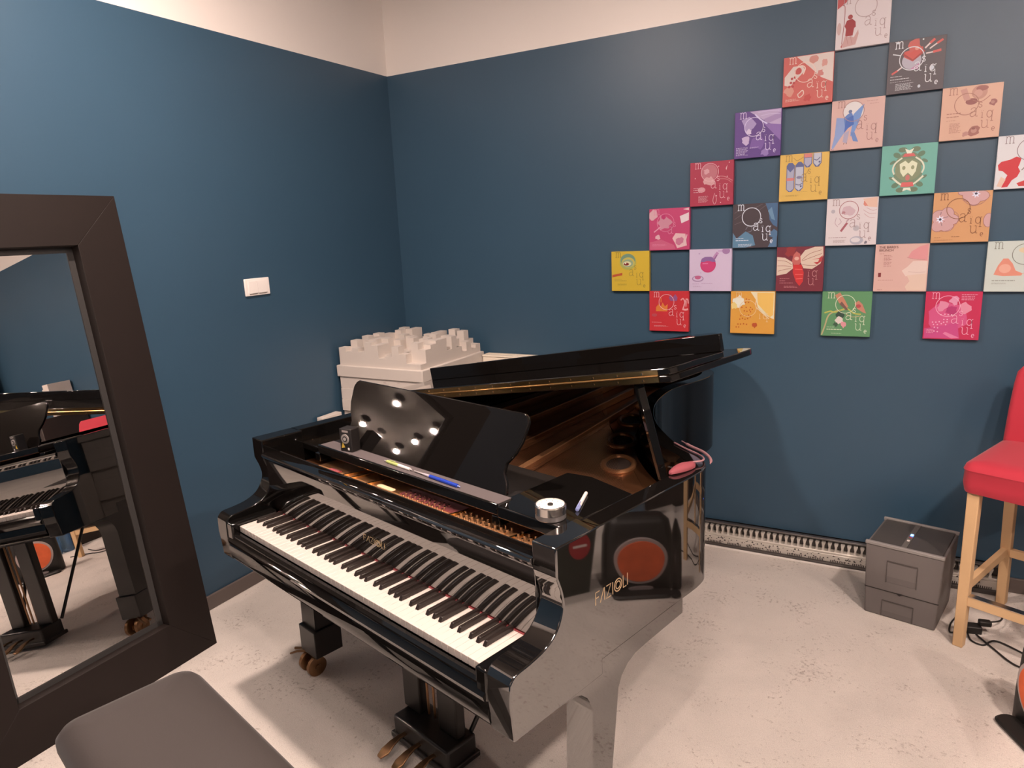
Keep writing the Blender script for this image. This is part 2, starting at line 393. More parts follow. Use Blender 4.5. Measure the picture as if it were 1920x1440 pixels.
# strings
m=M()
for i in range(150):
    u=.02+i*(1.20/150)
    v1=min(1.95, 2.0-1.15*max(0,(u-.10))**1.0*1.05)
    m.cyl((u,.43,PZ+.016),(u-.04,max(.75,v1),PZ+.016),.0007,n=4)
tag(m.build('strings',mat('string_copper',(.50,.30,.18),.35,metal=1),piano),kind='stuff')
M().box(.0,1.22,.56,.62,PZ+.018,PZ+.05).build('damper_row',SATIN,piano,bevel=.004)
M().box(.02,1.20,.64,.665,PZ+.0165,PZ+.021).build('damper_felt',mat('lavender_felt',(.30,.20,.22),.9),piano)
# pin block strip between fallboard and shelf
M().box(.16,1.262,.205,.40,.905,.925).build('tuning_pin_plate',PLATE3,piano)
M().box(UL+.075,UR-.075,.185,.207,.90,.946).build('pin_block_front',SATIN,piano,bevel=.002)
M().box(.30,.56,.225,.275,.9255,.927).build('red_understring_felt',REDF,piano) if False else None
M().box(.62,.875,.245,.30,.9255,.9285).build('understring_felt',REDF,piano); M().box(.235,.29,.215,.25,.9255,.9285).build('understring_felt',REDF,piano)
for u in (.325,.37,.46,.862,1.10):
    M().prism([(u,.208),(u+.008,.208),(u+.045,.33),(u+.037,.33)],XY,.925,.932).build('plate_rib',BRASS,piano)
pin0=M().cyl((0,0,.925),(0,0,.937),.0036,n=8).add([],[]).build('tuning_pin',STEEL,piano,smooth=True)
first=True; cnt=0
for gx,n in ((.655,9),(.905,9),(1.125,6)):
    for i in range(n):
        for j in range(4):
            x=gx+i*.0225+(j%2)*.004-j*.003; y=.216+j*.0165
            if cnt>=98: break
            cnt+=1
            if first: pin0.location=(x,y,0); first=False; continue
            p=pin0.copy(); COL.objects.link(p); p.parent=piano; p.location=(x,y,0)
M().prism(rrect(.548,.630,.209,.228,.009),XY,.946,.948).build('serial_number_plate',mat('cream_plate',(.80,.55,.33),.4),piano)
# lid
AL=math.radians(10.25); LH=1.036
def LD(t,v,wn):
    return (UL+t*math.cos(AL)-wn*math.sin(AL), v, LH+t*math.sin(AL)+wn*math.cos(AL))
VF=.704; LT=1.43
lido=catmull([(LT,1.0),(LT,1.14),(1.425,1.205),(1.395,1.235),(1.33,1.26),(1.22,1.31),(1.10,1.40),(.99,1.52),(.915,1.66),(.885,1.78),(.885,1.92),(.85,2.05),(.76,2.135),(.60,2.145)],5)
lid=[(0,VF),(LT,VF)]+lido+[(.27,2.115),(.03,2.095),(0,2.07)]
M().prism(lid,LD,-.020,0).build('lid',DESKM,piano,bevel=.003,seg=2)
M().prism([(0,VF-.001),(LT,VF-.001),(LT,VF+.31),(0,VF+.31)],LD,.001,.021).build('lid_flap',BLACK,piano,bevel=.003)
M().prism([(0,VF+.295),(LT+.001,VF+.295),(LT+.001,VF+.315),(0,VF+.315)],LD,.021,.076).build('lid_flap_lip',DESKM,piano,bevel=.002)
hb=M().prism([(.12,VF-.003),(1.392,VF-.003),(1.392,VF),(.12,VF)],LD,-.017,.018)
hng=hb.build('lid_hinge',BRASS,piano)
mm=M()
mm.tube([LD(.12,VF-.0035,.0005),LD(1.392,VF-.0035,.0005)],.0028,8); mm.build('hinge_knuckle',BRASS,hng,smooth=True)
sc0=M().cyl((0,0,0),(0,-.0016,0),.0028,n=10).build('hinge_screw',STEEL,hng)
first=True
for i in range(14):
    for wn in (.010,-.010):
        p=LD(.17+i*.09,VF-.003,wn)
        if first: sc0.location=p; first=False; continue
        c=sc0.copy(); COL.objects.link(c); c.parent=hng; c.location=p
# prop
p0=Vector((1.222,.775,.95)); p1=Vector((1.125,.79,1.228))
d=(p1-p0); m=M(); wv=Vector((.004,.014,0)); wu=Vector((.008,-.003,0))
m.hexa([tuple(p0-wu-wv),tuple(p0+wu-wv),tuple(p0+wu+wv),tuple(p0-wu+wv),tuple(p1-wu-wv),tuple(p1+wu-wv),tuple(p1+wu+wv),tuple(p1-wu+wv)])
m.build('lid_prop',BLACK,piano,bevel=.002)
m=M().cyl((1.235,.80,.95),(1.235,.80,.985),.004,n=10); m.cyl((1.222,.80,.985),(1.248,.80,.985),.003,n=8); m.build('prop_bracket',STEEL,piano,smooth=True)
# rim ledge hardware: legs
def leg_prof():
    a=[(.14,.603),(.188,.600),(.214,.590),(.236,.570),(.250,.545),(.256,.515),(.250,.36),(.246,.20),(.246,.10),(.338,.10),(.338,.20),(.334,.305),(.352,.43),(.365,.527),(.380,.556),(.408,.578),(.443,.590),(.50,.594),(.682,.599),(.682,.645),(.14,.645)]
    return a
def leg(u0,u1,ma):
    l=M().prism(leg_prof(),YZ,u0,u1).build('leg',ma,piano,smooth=True,angle=30)
    uc=(u0+u1)/2
    f=M().box(u0-.006,u1+.012,.232,.352,.085,.20).build('foot_block',SATIN,l,bevel=.003)
    caster(l,uc,.29)
    return l
def caster(par,uc,vc):
    m=M(); m.cyl((uc,vc,.088),(uc,vc,.064),.022,n=20); m.cyl((uc,vc,.088),(uc,vc,.082),.04,n=20)
    for s in (-1,1):
        m.prism([(vc-.02,.085),(vc+.02,.085),(vc-.03,.03),(vc-.06,.03)],YZ,uc+s*.014-.003,uc+s*.014+.003)
    m.tube([(uc-.045,vc-.03,.085),(uc-.075,vc-.05,.078),(uc-.105,vc-.06,.070)],[.006,.005,.006],8)
    m.tube([(uc-.02,vc-.045,.088),(uc-.06,vc-.075,.082),(uc-.10,vc-.085,.06)],[.006,.005,.004],8)
    c=m.build('caster',DBRASS,par,smooth=True)
    for s in (-1,1):
        x=uc+s*.030
        w2=M(); w2.tube([(x-.011,vc-.045,.040),(x-.008,vc-.045,.040),(x+.008,vc-.045,.040),(x+.011,vc-.045,.040)],[.033,.040,.040,.033],28); w2.tube([(x-.016,vc-.045,.040),(x+.016,vc-.045,.040)],.012,12)
        w2.build('caster_wheel',DBRASS,c,smooth=True)
leg(UR-.085,UR-.0008,BLACKM)
leg(UL+.001,UL+.10,SATIN)
m=M(); pr=[(1.72,.645),(1.76,.62),(1.80,.58),(1.81,.50),(1.80,.10),(1.90,.10),(1.90,.50),(1.91,.58),(1.95,.62),(1.99,.645)]
l3=m.prism(pr,YZ,.24,.34).build('leg',SATIN,piano,smooth=True,angle=30)
M().box(.232,.348,1.79,1.91,.085,.20).build('foot_block',SATIN,l3,bevel=.003); caster(l3,.29,1.85)
# pedal lyre
ly=M().box(.50,.785,.225,.35,.025,.105).build('pedal_box',SATIN,piano,bevel=.010,seg=3)
M().box(.492,.793,.217,.358,.020,.040).build('pedal_box_base',SATIN,piano,bevel=.004)
for a in (.487,.672):
    M().box(a,a+.093,.285,.325,.102,.605).build('lyre_post',SATIN,piano,bevel=.006)
for i,a in enumerate((.565,.642,.718)):
    pth=[(a,.23,.062),(a,.20,.064),(a,.17,.058),(a,.14,.046),(a,.115,.040)]
    m=M(); rs=[]
    for (x,y,z),wd in zip(pth,(.008,.009,.014,.019,.010)):
        rs.append([(x-wd,y,z-.004),(x+wd,y,z-.004),(x+wd,y,z+.004),(x-wd,y,z+.004)])
    m.rings(rs).build('pedal',DBRASS,piano,bevel=.003,seg=3)
for u0,u1 in ((.600,.592),(.632,.632),(.655,.665)):
    M().cyl((u0,.305,.11),(u1,.305,.61),.0045,n=10).build('pedal_rod',DBRASS,piano,smooth=True)
for a,b in ((.50,.42),(.76,.86)):
    M().cyl((a,.35,.10),(b,.62,.60),.008,n=12).build('lyre_brace',SATIN,piano,smooth=True)

# ------------------------------------------------------------------ small things on the piano
def place(o,u,v,z,rz=0):
    o.location=pw(u,v,z); o.rotation_euler=(0,0,TH+rz); return o
t=place(thing('desk_clock','round steel timer with a white dial on the treble end of the piano','timer'),1.216,.268,1.001)
M().lathe([(.037,0),(.0385,.002),(.0385,.014)],48).build('base',mat('timer_base',(.30,.28,.27),.4,metal=.7),t,smooth=True)
M().lathe([(.0395,.014),(.0395,.034),(.0375,.036),(.0355,.036),(.0355,.032)],48).build('steel_ring',STEEL,t,smooth=True)
M().lathe([(.0352,.028),(.0352,.0325)],48).build('dial',PLASTW,t)
m=M()
for k in range(12):
    a=k*PI/6; m.prism([(.030*math.cos(a+s2)*f,.030*math.sin(a+s2)*f) for s2,f in ((-.03,1),(.03,1),(.03,.88),(-.03,.88))],XY,.0325,.0329)
m.build('dial_mark',CABLE,t)
M().lathe([(.007,.0325),(.007,.036),(.004,.037)],20).build('centre_knob',CABLE,t,smooth=True)
def pen(name,label,p0,p1,zc,r,segs,cat='pen'):
    a=Vector(pw(p0[0],p0[1],zc)); b=Vector(pw(p1[0],p1[1],zc)); L=(b-a).length
    t=thing(name,label,cat,tuple(a),math.atan2(b.y-a.y,b.x-a.x))
    for nm,f0,f1,ra,rb,ma in segs:
        M().tube([(f0*L,0,0),(f0*L+.0005,0,0),(f1*L-.0005,0,0),(f1*L,0,0)],[ra*r*.8,ra*r,rb*r,rb*r*.8],14).build(nm,ma,t,smooth=True)
    return t
WP=mat('pen_white',(.75,.70,.66),.3); BP=mat('pen_blue',(.015,.05,.42),.25); LB=mat('pen_light_blue',(.28,.33,.62),.3); LIME=mat('pen_lime',(.45,.52,.18),.35); CLR=mat('pen_grey',(.45,.42,.42),.3)
t=pen('ballpoint_pen','white pen with a pale blue clip lying beside the round steel timer',(1.246,.335),(1.192,.442),1.006,.0052,[('blue_end',0,.22,.95,1,LB),('barrel',.22,.97,1,.92,WP),('tip',.97,1.0,.7,.4,WP)])
M().box(.002,.042,-.0016,.0016,.0045,.0075).build('clip',LB,t,bevel=.0006)
t=pen('mechanical_pencil','lime green and white mechanical pencil lying on the music shelf',(.515,.272),(.662,.268),1.0055,.0055,[('cap',.0,.10,.35,.45,CLR),('lime_barrel',.10,.52,.95,1,LIME),('white_barrel',.52,.93,1,.9,WP),('tip',.93,1.0,.6,.2,CLR)],'pencil')
M().box(.03,.06,-.0015,.0015,.0055,.0085).build('clip',LIME,t,bevel=.0006)
pen('ballpoint_pen','bright blue pen lying on the music shelf next to the lime pencil',(.672,.268),(.885,.262),1.0055,.0058,[('refill_tip',.0,.22,.3,.45,CLR),('ink_tube',.22,.36,.6,.8,mat('pen_clear',(.5,.45,.5),.2)),('grip',.36,.62,.95,1.05,BP),('barrel',.62,.95,1.05,1,BP),('push_button',.95,1,.4,.4,LB)])
t=place(thing('metronome','small black tuner box with a round grey dial standing on the music shelf','metronome'),.318,.272,1.0,math.radians(14))
M().box(-.026,.026,-.016,.026,0,.080).build('body',mat('tuner_black',(.02,.017,.016),.4),t,bevel=.003,seg=3)
m=M(); m.tube([(0,-.016,.046),(0,-.0185,.046)],.0165,28); m.build('dial_ring',mat('dial_grey',(.33,.30,.28),.4),t,smooth=True)
M().tube([(0,-.0185,.046),(0,-.0195,.046)],.010,24).build('dial_face',CABLE,t)
M().tube([(0,-.0195,.046),(0,-.0205,.046)],.006,16).build('dial_centre',mat('dial_light',(.40,.37,.35),.4),t)
M().prism([(-.019,.013),(-.004,.016),(-.013,.034)],XZ,-.0160,-.0166).build('yellow_triangle_mark',mat('yellow_mark',(.75,.50,.06),.5),t)
M().box(.008,.015,-.0168,-.016,.008,.016).build('white_button',PLASTW,t)
M().box(-.012,.014,-.0168,-.016,.068,.075).build('display_strip',mat('display_strip',(.32,.28,.26),.4),t)
# rose case and lanyard on the treble rim
t=thing('glasses_case','soft rose red pouch with a thin strap lying on the curved treble rim','pouch',pw(1.29,.76,1.003),TH)
def PL_(u,v,z=0): return (u-1.29,v-.76,z)
pp=catmull([(1.287,.698),(1.303,.702),(1.316,.745),(1.318,.79),(1.300,.812),(1.280,.785),(1.278,.735)],5,closed=True)
cx,cy=1.296,.757
rs=[]
for f,z in ((.75,.0),(1,.003),(1.0,.009),(.82,.014),(.45,.0165)):
    rs.append([PL_(cx+(x-cx)*f,cy+(y-cy)*f,z+.001*math.sin(x*160)) for x,y in pp])
M().rings(rs).build('pouch_body',PINK,t,smooth=True,angle=60)
m=M(); m.tube([PL_(x,y,z) for x,y,z in catmull([(1.300,.80,.012),(1.315,.835,.010),(1.300,.870,.007),(1.262,.900,.004),(1.20,.930,.0035),(1.148,.958,.0035)],8)],.0028,8)
m.tube([PL_(x,y,z) for x,y,z in catmull([(1.338,.842,.0035),(1.318,.880,.0035),(1.275,.918,.006),(1.21,.955,.0035),(1.158,.987,.0035)],8)],[.0018]*4+[.0045]*24+[.0018]*5,8)
m.build('strap',mat('strap_rose',(.42,.22,.24),.6),t,smooth=True)

# ------------------------------------------------------------------ piano bench
t=place(thing('piano_bench','dark padded leather piano bench in front of the keyboard','bench'),.625,-.50,0)
su,sv=.322,.172
rs=[]
for f,z in ((.0,.425),(.0,.440),(.012,.452),(.012,.475),(-.002,.492),(-.03,.503),(-.08,.509),(-.13,.511)):
    rs.append([(x,y,z) for x,y in rrect(-su-f,su+f,-sv-f,sv+f,max(.055+f,.02),8)])
M().rings(rs).build('padded_seat',LEATH,t,smooth=True,angle=60)
m=M().box(-su+.02,su-.02,-sv+.02,sv-.02,.36,.43); m.build('seat_frame',SATIN,t,bevel=.004)
for a in (-1,1):
    for b in (-1,1):
        M().hexa([(a*(su-.05)-.016,b*(sv-.05)-.016,0),(a*(su-.05)+.016,b*(sv-.05)-.016,0),(a*(su-.05)+.016,b*(sv-.05)+.016,0),(a*(su-.05)-.016,b*(sv-.05)+.016,0),
                  (a*(su-.05)-.024,b*(sv-.05)-.024,.36),(a*(su-.05)+.024,b*(sv-.05)-.024,.36),(a*(su-.05)+.024,b*(sv-.05)+.024,.36),(a*(su-.05)-.024,b*(sv-.05)+.024,.36)]).build('leg',SATIN,t,bevel=.003)

# ------------------------------------------------------------------ white foam diffuser stack in the corner
def skyline(m,x0,x1,y0,y1,zb,n,hs,seed):
    rd=random.Random(seed); dx=(x1-x0)/n; dy=(y1-y0)/n
    for i in range(n):
        for j in range(n):
            h=rd.choice(hs)
            m.box(x0+i*dx,x0+(i+1)*dx,y0+j*dy,y0+(j+1)*dy,zb-.002,zb+h)
zt=1.0
PNL=.065
t=thing('acoustic_diffuser','white foam acoustic panel with blocks of many heights, topmost of the corner stack','acoustic panel',(.014,-.055,zt-PNL),0,'white foam panels stacked in the corner')
M().box(0,.60,-.63,0,0,PNL).build('backing_slab',FOAM,t,bevel=.004)
m=M(); skyline(m,.018,.582,-.615,-.012,PNL,12,(.03,.05,.065,.08,.10,.12,.135),5); m.build('block_field',FOAM,t)
ordn=['second panel from the top','third panel from the top','fourth panel from the top','fifth panel from the top','sixth panel from the top','panel in the middle','seventh panel from the floor','sixth panel from the floor','fifth panel from the floor','fourth panel from the floor','third panel from the floor','second panel from the floor','panel resting on the carpet']
z=zt-PNL
def slab(z0,dx,dy,label):
    o=M().box(0,.585,-.615,0,0,PNL-.001)
    rd=random.Random(int(z0*1000))
    for k in range(16):
        a=rd.uniform(.15,.55); b=rd.uniform(.01,.05); o.box(a,a+.018,-.6158,-.615,b,b+.004,1)
    o=o.build('acoustic_diffuser',[FOAM,mat('foam_mark',(.50,.43,.39),.8)],bevel=.003)
    o.location=(.016+dx,-.062+dy,z0); tag(o,label,'acoustic panel','white foam panels stacked in the corner')
k=0; dxs=[.012,.016,.02,.018,.014,.02,.016,.02,.016,.02,.014,.018,.016,.02]
while z>=PNL-1e-6:
    z-=PNL
    slab(z,dxs[k%14],-.006*(k%3),'plain edged white foam panel in the corner stack, '+(ordn[k] if k<len(ordn) else 'panel resting on the carpet'))
    k+=1
# cream radiator
t=thing('panel_radiator','cream flat radiator on the wall behind the lid, right of the foam stack','radiator',(.62,0,.30))
M().box(0,.50,-.085,-.012,0,.672).build('panel',CREAM,t,bevel=.006,seg=3)
m=M().box(.0,.50,-.088,-.010,.672,.684); m.box(.012,.488,-.06,-.038,.684,.688); m.build('top_grille',CREAM,t,bevel=.002)
for a in (.1,.4): M().box(a,a+.03,-.012,0,.1,.6).build('wall_bracket',CREAM,t)
o=M().box(0,.045,-.15,0,0,.742).build('white_board',FOAM,bevel=.003); o.location=(.016,-.728,0)
tag(o,'white panel leaning upright against the left wall behind the piano','panel')

# ------------------------------------------------------------------ light switch
t=thing('light_switch','white double light switch on the left blue wall','light switch',(0,-1.168,1.486))
M().box(0,.009,-.076,.076,-.042,.042).build('frame_plate',PLASTW,t,bevel=.003)
for s in (-1,1): M().box(.009,.0125,min(0,s*.058)+.0008,max(0,s*.058)-.0008,-.030,.030).build('rocker',PLASTW,t,bevel=.001)
for s in (-1,1):
    o=M().box(.009,.0112,min(.006*s,s*.052),max(.006*s,s*.052),-.0345,-.0315).build('rocker_gap',mat('switch_gap',(.25,.2,.18),.6),t)

# ------------------------------------------------------------------ skirting convector on the right wall
t=thing('skirting_radiator','low silver ornamental grille along the foot of the right wall','radiator grille',(.66,0,0))
LN=2.60
M().box(0,LN,-.014,0,0,.128).build('back_plate',mat('heater_dark',(.05,.042,.038),.5),t)
M().box(0,LN,-.035,0,.118,.128).build('top_rail',mat('heater_rail',(.16,.15,.145),.3,metal=.6),t,bevel=.002)
SIL=mat('heater_silver',(.72,.68,.62),.4,metal=.35)
m=M()
for i in range(int(LN/.029)):
    x=.008+i*.029
    m.prism([(x+.002,.066),(x+.016,.066),(x+.013,.088),(x+.020,.110),(x+.002,.110),(x+.006,.088)],XZ,-.046,-.014)
m.build('fin_row',SIL,t)
M().box(0,LN,-.052,-.014,.058,.070).build('middle_rail',SIL,t,bevel=.003)
M().box(0,LN,-.056,-.014,.018,.058).build('ornamental_plate',SIL,t,bevel=.002)
m=M(); rd=random.Random(3)
for i in range(300):
    x=rd.uniform(.01,LN-.03); zz=rd.uniform(.024,.054); s_=rd.uniform(.005,.013)
    m.prism([(x,zz),(x+s_,zz+rd.uniform(-.004,.004)),(x+s_*.6,zz+s_*.7)],XZ,-.0566,-.056)
for i in range(26):
    x=.1*i+.01
    for q in range(9): m.box(x+q*.008,x+q*.008+.004,-.0568,-.056,.020,.030)
m.build('ornament_cutout',mat('heater_cutout',(.06,.05,.045),.6),t)
M().box(0,LN,-.075,-.014,.0,.018).build('floor_rail',mat('heater_base',(.07,.06,.055),.4),t,bevel=.002)
M().box(.9,LN-.30,-.084,-.075,.0,.010).build('white_edge_strip',PLASTW,t,bevel=.002)

# ------------------------------------------------------------------ air washer
yaw=math.atan2(-.059,.269)
t=thing('air_washer','dark grey box-shaped air humidifier with a grille top on the carpet','humidifier',(2.741,-.444,0),yaw)
M().hexa([(0,0,0),(.270,0,0),(.270,.295,0),(0,.295,0),(-.010,-.008,.325),(.283,-.008,.325),(.283,.300,.325),(-.010,.300,.325)]).build('housing',GREYP,t,bevel=.006,seg=3)
M().box(.0,.272,.004,.288,.325,.330).build('top_grille',GREYD,t,bevel=.002)
for a,b in ((-.011,.006),(.288,.303)): M().box(-.012,.285,a,b,.322,.337).build('top_edge',GREYL,t,bevel=.003)
M().box(.120,.140,.006,.288,.330,.332).build('control_strip',mat('control_strip',(.12,.11,.10),.4),t)
M().box(.126,.136,.150,.166,.332,.334).build('blue_indicator_light',mat('blue_led',(.05,.1,.9),.3,emit=(.05,.18,1),estr=2.5),t)
M().box(.126,.136,.125,.135,.332,.3335).build('red_indicator_light',mat('red_led',(.4,.05,.05),.3),t)
M().box(.126,.136,.085,.100,.332,.3335).build('white_mark',PLASTW,t)
PANF=mat('grey_recess_shade',(.125,.112,.108),.5)
def recess(z0,z1,x0,x1):
    # recess's shade painted: darker panel, dark strips along its top and sides
    m=M()
    y=lambda z:-.0082*z/.325
    m.box(x0,x1,y(z0)-.0006,y(z0)+.004,z0,z1)
    m.build('grip_panel',PANF,t,bevel=.002)
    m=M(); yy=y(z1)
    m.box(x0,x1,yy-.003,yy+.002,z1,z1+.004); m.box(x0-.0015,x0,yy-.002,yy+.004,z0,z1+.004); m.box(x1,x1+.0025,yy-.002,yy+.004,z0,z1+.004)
    m.build('grip_panel_shadow',mat('recess_shadow',(.075,.066,.062),.5),t)
recess(.165,.262,.078,.190); recess(.004,.075,.068,.185)
M().box(-.004,.276,-.0050,.0,.1225,.1250).build('housing_seam',CABLE,t)
M().prism([(.118,.126),(.146,.126),(.132,.115)],XZ,-.0062,-.002).build('seam_notch',CABLE,t)

# ------------------------------------------------------------------ red bar chair
ya=math.atan2(.924,.383)-PI/2     # depth axis -> local +y
t=thing('bar_chair','tall bar chair with a red fabric cover and pale wooden legs','bar chair',(3.062,-.578,0),ya)
LW=.036
lx0,lx1,ly0,ly1=.0,.38,.0,.50
def bl(x,y,lean,top): 
    return M().hexa([(x,y,0),(x+LW,y,0),(x+LW,y+LW,0),(x,y+LW,0),(x,y+lean,top),(x+LW+.006,y+lean,top),(x+LW+.006,y+LW+lean+.006,top),(x,y+LW+lean+.006,top)])
bl(0,0,0,.70).build('leg',BIRCH,t,bevel=.003); bl(lx1,0,0,.70).build('leg',BIRCH,t,bevel=.003)
bl(0,ly1-.02,-.05,.70).build('leg',BIRCH,t,bevel=.003); bl(lx1,ly1-.02,-.05,.70).build('leg',BIRCH,t,bevel=.003)
for x in (.005,lx1+.005): M().box(x,x+.024,LW,ly1-.02,.235,.270).build('side_stretcher',BIRCH,t,bevel=.002)
st=M().box(LW,lx1,.004,.030,.185,.225).build('front_stretcher',BIRCH,t,bevel=.002)
M().box(LW,lx1,.002,.032,.225,.227).build('metal_foot_strip',STEEL,st)
M().box(LW,lx1,ly1-.04,ly1-.015,.235,.270).build('rear_stretcher',BIRCH,t,bevel=.002)
rs=[]
for f,z in ((.0,.652),(.004,.660),(.010,.69),(.008,.735),(.012,.742),(.004,.762),(-.015,.772),(-.06,.776)):
    rs.append([(x,y,z+(.006*math.sin(x*14) if z<.70 else 0)-(.012*(1-abs(x-.21)/.21) if z<.66 else 0)) for x,y in rrect(-.012-f,.428+f,-.012-f,.44+f,.03+max(f,-.015),6)])
M().rings(rs).build('seat_cover',REDC,t,smooth=True,angle=50)
rs=[]
for z,y,th,ww in ((.70,.40,.055,0),(.78,.405,.06,0),(.90,.43,.055,.0),(1.0,.455,.05,-.002),(1.045,.468,.044,-.006),(1.066,.475,.03,-.02)):
    rs.append([(x,yy,z) for x,yy in rrect(-.014-ww*-1*0-ww*0+(-ww),.430+ww,y-th/2,y+th/2,th*.45,5)])
M().rings(rs).build('backrest_cover',REDC,t,smooth=True,angle=50)

# power adapter and cables by the chair
t=thing('power_adapter','black power brick lying on the carpet beneath the red bar chair','power adapter',(3.14,-.44,0),.2)
M().box(-.03,.03,-.022,.022,.0,.032).build('brick',CABLE,t,bevel=.005,seg=3)
M().box(.02,.065,-.012,.018,.032,.055).build('plug',CABLE,t,bevel=.006)
def cable(pts,label,r=.0035):
    o=M().tube(catmull(pts,8),r,8).build('power_cable',CABLE,smooth=True); tag(o,label,'cable'); return o
cable([(3.19,-.42,.045),(3.24,-.36,.03),(3.28,-.25,.012),(3.40,-.20,.006),(3.55,-.22,.005)],'black cable running right from the plug towards the wall')
cable([(3.15,-.475,.010),(3.20,-.55,.006),(3.26,-.64,.006),(3.33,-.66,.005),(3.38,-.66,.005),(3.50,-.68,.005),(3.6,-.72,.005)],'black cable looping across the carpet in front of the brick')
cable([(3.12,-.465,.012),(3.13,-.52,.005),(3.17,-.54,.005),(3.22,-.49,.006),(3.33,-.565,.006),(3.42,-.60,.005),(3.62,-.56,.005)],'black cable hanging in a tight loop below the brick')
cable([(3.085,-.36,.006),(3.065,-.42,.005),(3.06,-.49,.005),(3.10,-.47,.010)],'short black cable between the humidifier and the chair leg')

# ------------------------------------------------------------------ black bag with the orange disc, at the right edge
byaw=math.atan2(.24,-.13)-PI/2+0.0
t=thing('backpack','black bag with a round orange patch ringed in grey, standing on the carpet','bag',(3.28,-1.10,0),math.radians(28))
# local: front face looks along -x
BAGM=mat('bag_black',(.012,.011,.010),.5,bump=.2,bscale=90)
rs=[]
for z,dx,wy in ((0,.055,.15),(.01,.065,.16),(.12,.065,.16),(.26,.06,.155),(.34,.05,.14),(.37,.03,.11)):
    rs.append([(x+.062,y,z) for x,y in rrect(-dx,dx,-wy,wy,min(dx,.05)*.9,6)])
M().rings(rs).build('bag_body',BAGM,t,smooth=True,angle=60)
def disc(r0,r1,z,x0,x1,name,ma,cz=.165):
    pts=[((r0)*math.cos(a)*(1+.03*math.sin(3*a)),(r0)*math.sin(a)*(1+.03*math.cos(2*a))) for a in [2*PI*k/40 for k in range(40)]]
    M().prism([(p[0],cz+p[1]) for p in pts],YZ,x0,x1).build(name,ma,t)
disc(.118,0,0,-.010,.01,'grey_ring',mat('ring_grey',(.42,.36,.35),.6))
disc(.104,0,0,-.015,-.010,'orange_patch',mat('patch_orange',(.72,.13,.04),.6,var=.35,vscale=14))
M().prism([(.055*math.cos(a),.026+.010*math.sin(a)) for a in [2*PI*k/24 for k in range(24)]],YZ,-.012,.01).build('grey_oval_badge',mat('badge_grey',(.30,.25,.25),.6),t)
rs=[]
for z,f in ((0,0),(.012,.006),(.02,0)):
    rs.append([(x-.02,y,z) for x,y in rrect(-.045-f,.02,-.13-f,.13+f,.03,6)])
M().rings(rs).build('base_flap',BAGM,t,smooth=True)
# green-black carrier bag with red disc (seen mirrored in the piano side)
t=thing('carrier_bag','dark green paper carrier bag with a red disc, right of the black bag','bag',(3.51,-1.38,0),math.radians(10))
GRN=mat('bag_green',(.02,.026,.018),.5)
M().hexa([(-.08,-.11,0),(.08,-.11,0),(.08,.11,0),(-.08,.11,0),(-.09,-.18,.40),(.09,-.18,.40),(.09,.16,.40),(-.09,.16,.40)]).build('bag_body',GRN,t,bevel=.003)
M().prism([(.06+.055*math.cos(a),.25+.065*math.sin(a)) for a in [2*PI*k/32 for k in range(32)]],YZ,-.089,-.086).build('red_disc',mat('disc_red',(.42,.03,.035),.6),t)
M().prism([(.025,.245),(.095,.245),(.095,.256),(.025,.256)],YZ,-.0898,-.089).build('disc_lettering',PLASTW,t)
for s in (-.05,.05): M().tube(catmull([(s,-.06,.39),(s,-.05,.47),(s,.05,.47),(s,.06,.39)],6),.003,8).build('handle',GRN,t,smooth=True)

# ------------------------------------------------------------------ things seen only in the tall mirror
o=M().box(0,1.9,-.42,0,0,1.16).build('low_cabinet',DARK,bevel=.004); o.location=(4.0,-.014-.002,0)
tag(o,'dark cabinet against the blue wall, mirrored behind the piano lid','cabinet')
o=M().box(0,.75,-.02,0,0,.92).build('white_board',FOAM,bevel=.003); o.location=(5.30,-.10,1.165); o.rotation_euler=(.04,0,0)
tag(o,'large white board standing on the dark cabinet','board')
o=M().box(0,.19,-.02,0,0,.26).build('cream_box',CREAM,bevel=.003); o.location=(4.86,-.12,1.162)
tag(o,'small cream card standing on the dark cabinet','box')
o=M().lathe([(.035,0),(.04,.005),(.042,.15),(.039,.15),(.037,.006)],24).build('drinking_glass',mat('clear_glass',(.9,.95,.97),.03,trans=1,ior=1.45),smooth=True); o.location=(4.74,-.15,1.162)
tag(o,'clear drinking glass beside the cream card','glass')
t=thing('acoustic_diffuser','small white foam panel with jagged blocks standing on the dark cabinet','acoustic panel',(4.12,-.12,1.162))
M().box(0,.03,-.10,.1,0,.30).build('backing_slab',FOAM,t)
m=M(); rd=random.Random(2)
for i in range(8): m.box(.03,.03+rd.choice((.03,.06,.08,.05)),-.1,.1,i*.0375,(i+1)*.0375)
m.build('block_field',FOAM,t)
BOT=mat('bottle_blue',(.35,.55,.75),.08,trans=.85,ior=1.4)
bcap=mat('bottle_cap',(.05,.18,.55),.4)
b0_=None
for i in range(8):
    x=3.95+(i%4)*.095; y=-.55-(i//4)*.10
    if b0_ is None:
        b0_=thing('water_bottle','clear blue plastic water bottle standing behind the red bar chair','bottle',(x,y,0),0,'water bottles behind the bar chair')
        M().lathe([(.036,0),(.042,.008),(.042,.17),(.03,.22),(.014,.255),(.014,.27)],20).build('bottle_body',BOT,b0_,smooth=True)
        M().lathe([(.016,.27),(.016,.29)],16).build('cap',bcap,b0_)
    else:
        r=b0_.copy(); COL.objects.link(r); r.location=(x,y,0)
        for ch in list(b0_.children):
            c=ch.copy(); COL.objects.link(c); c.parent=r
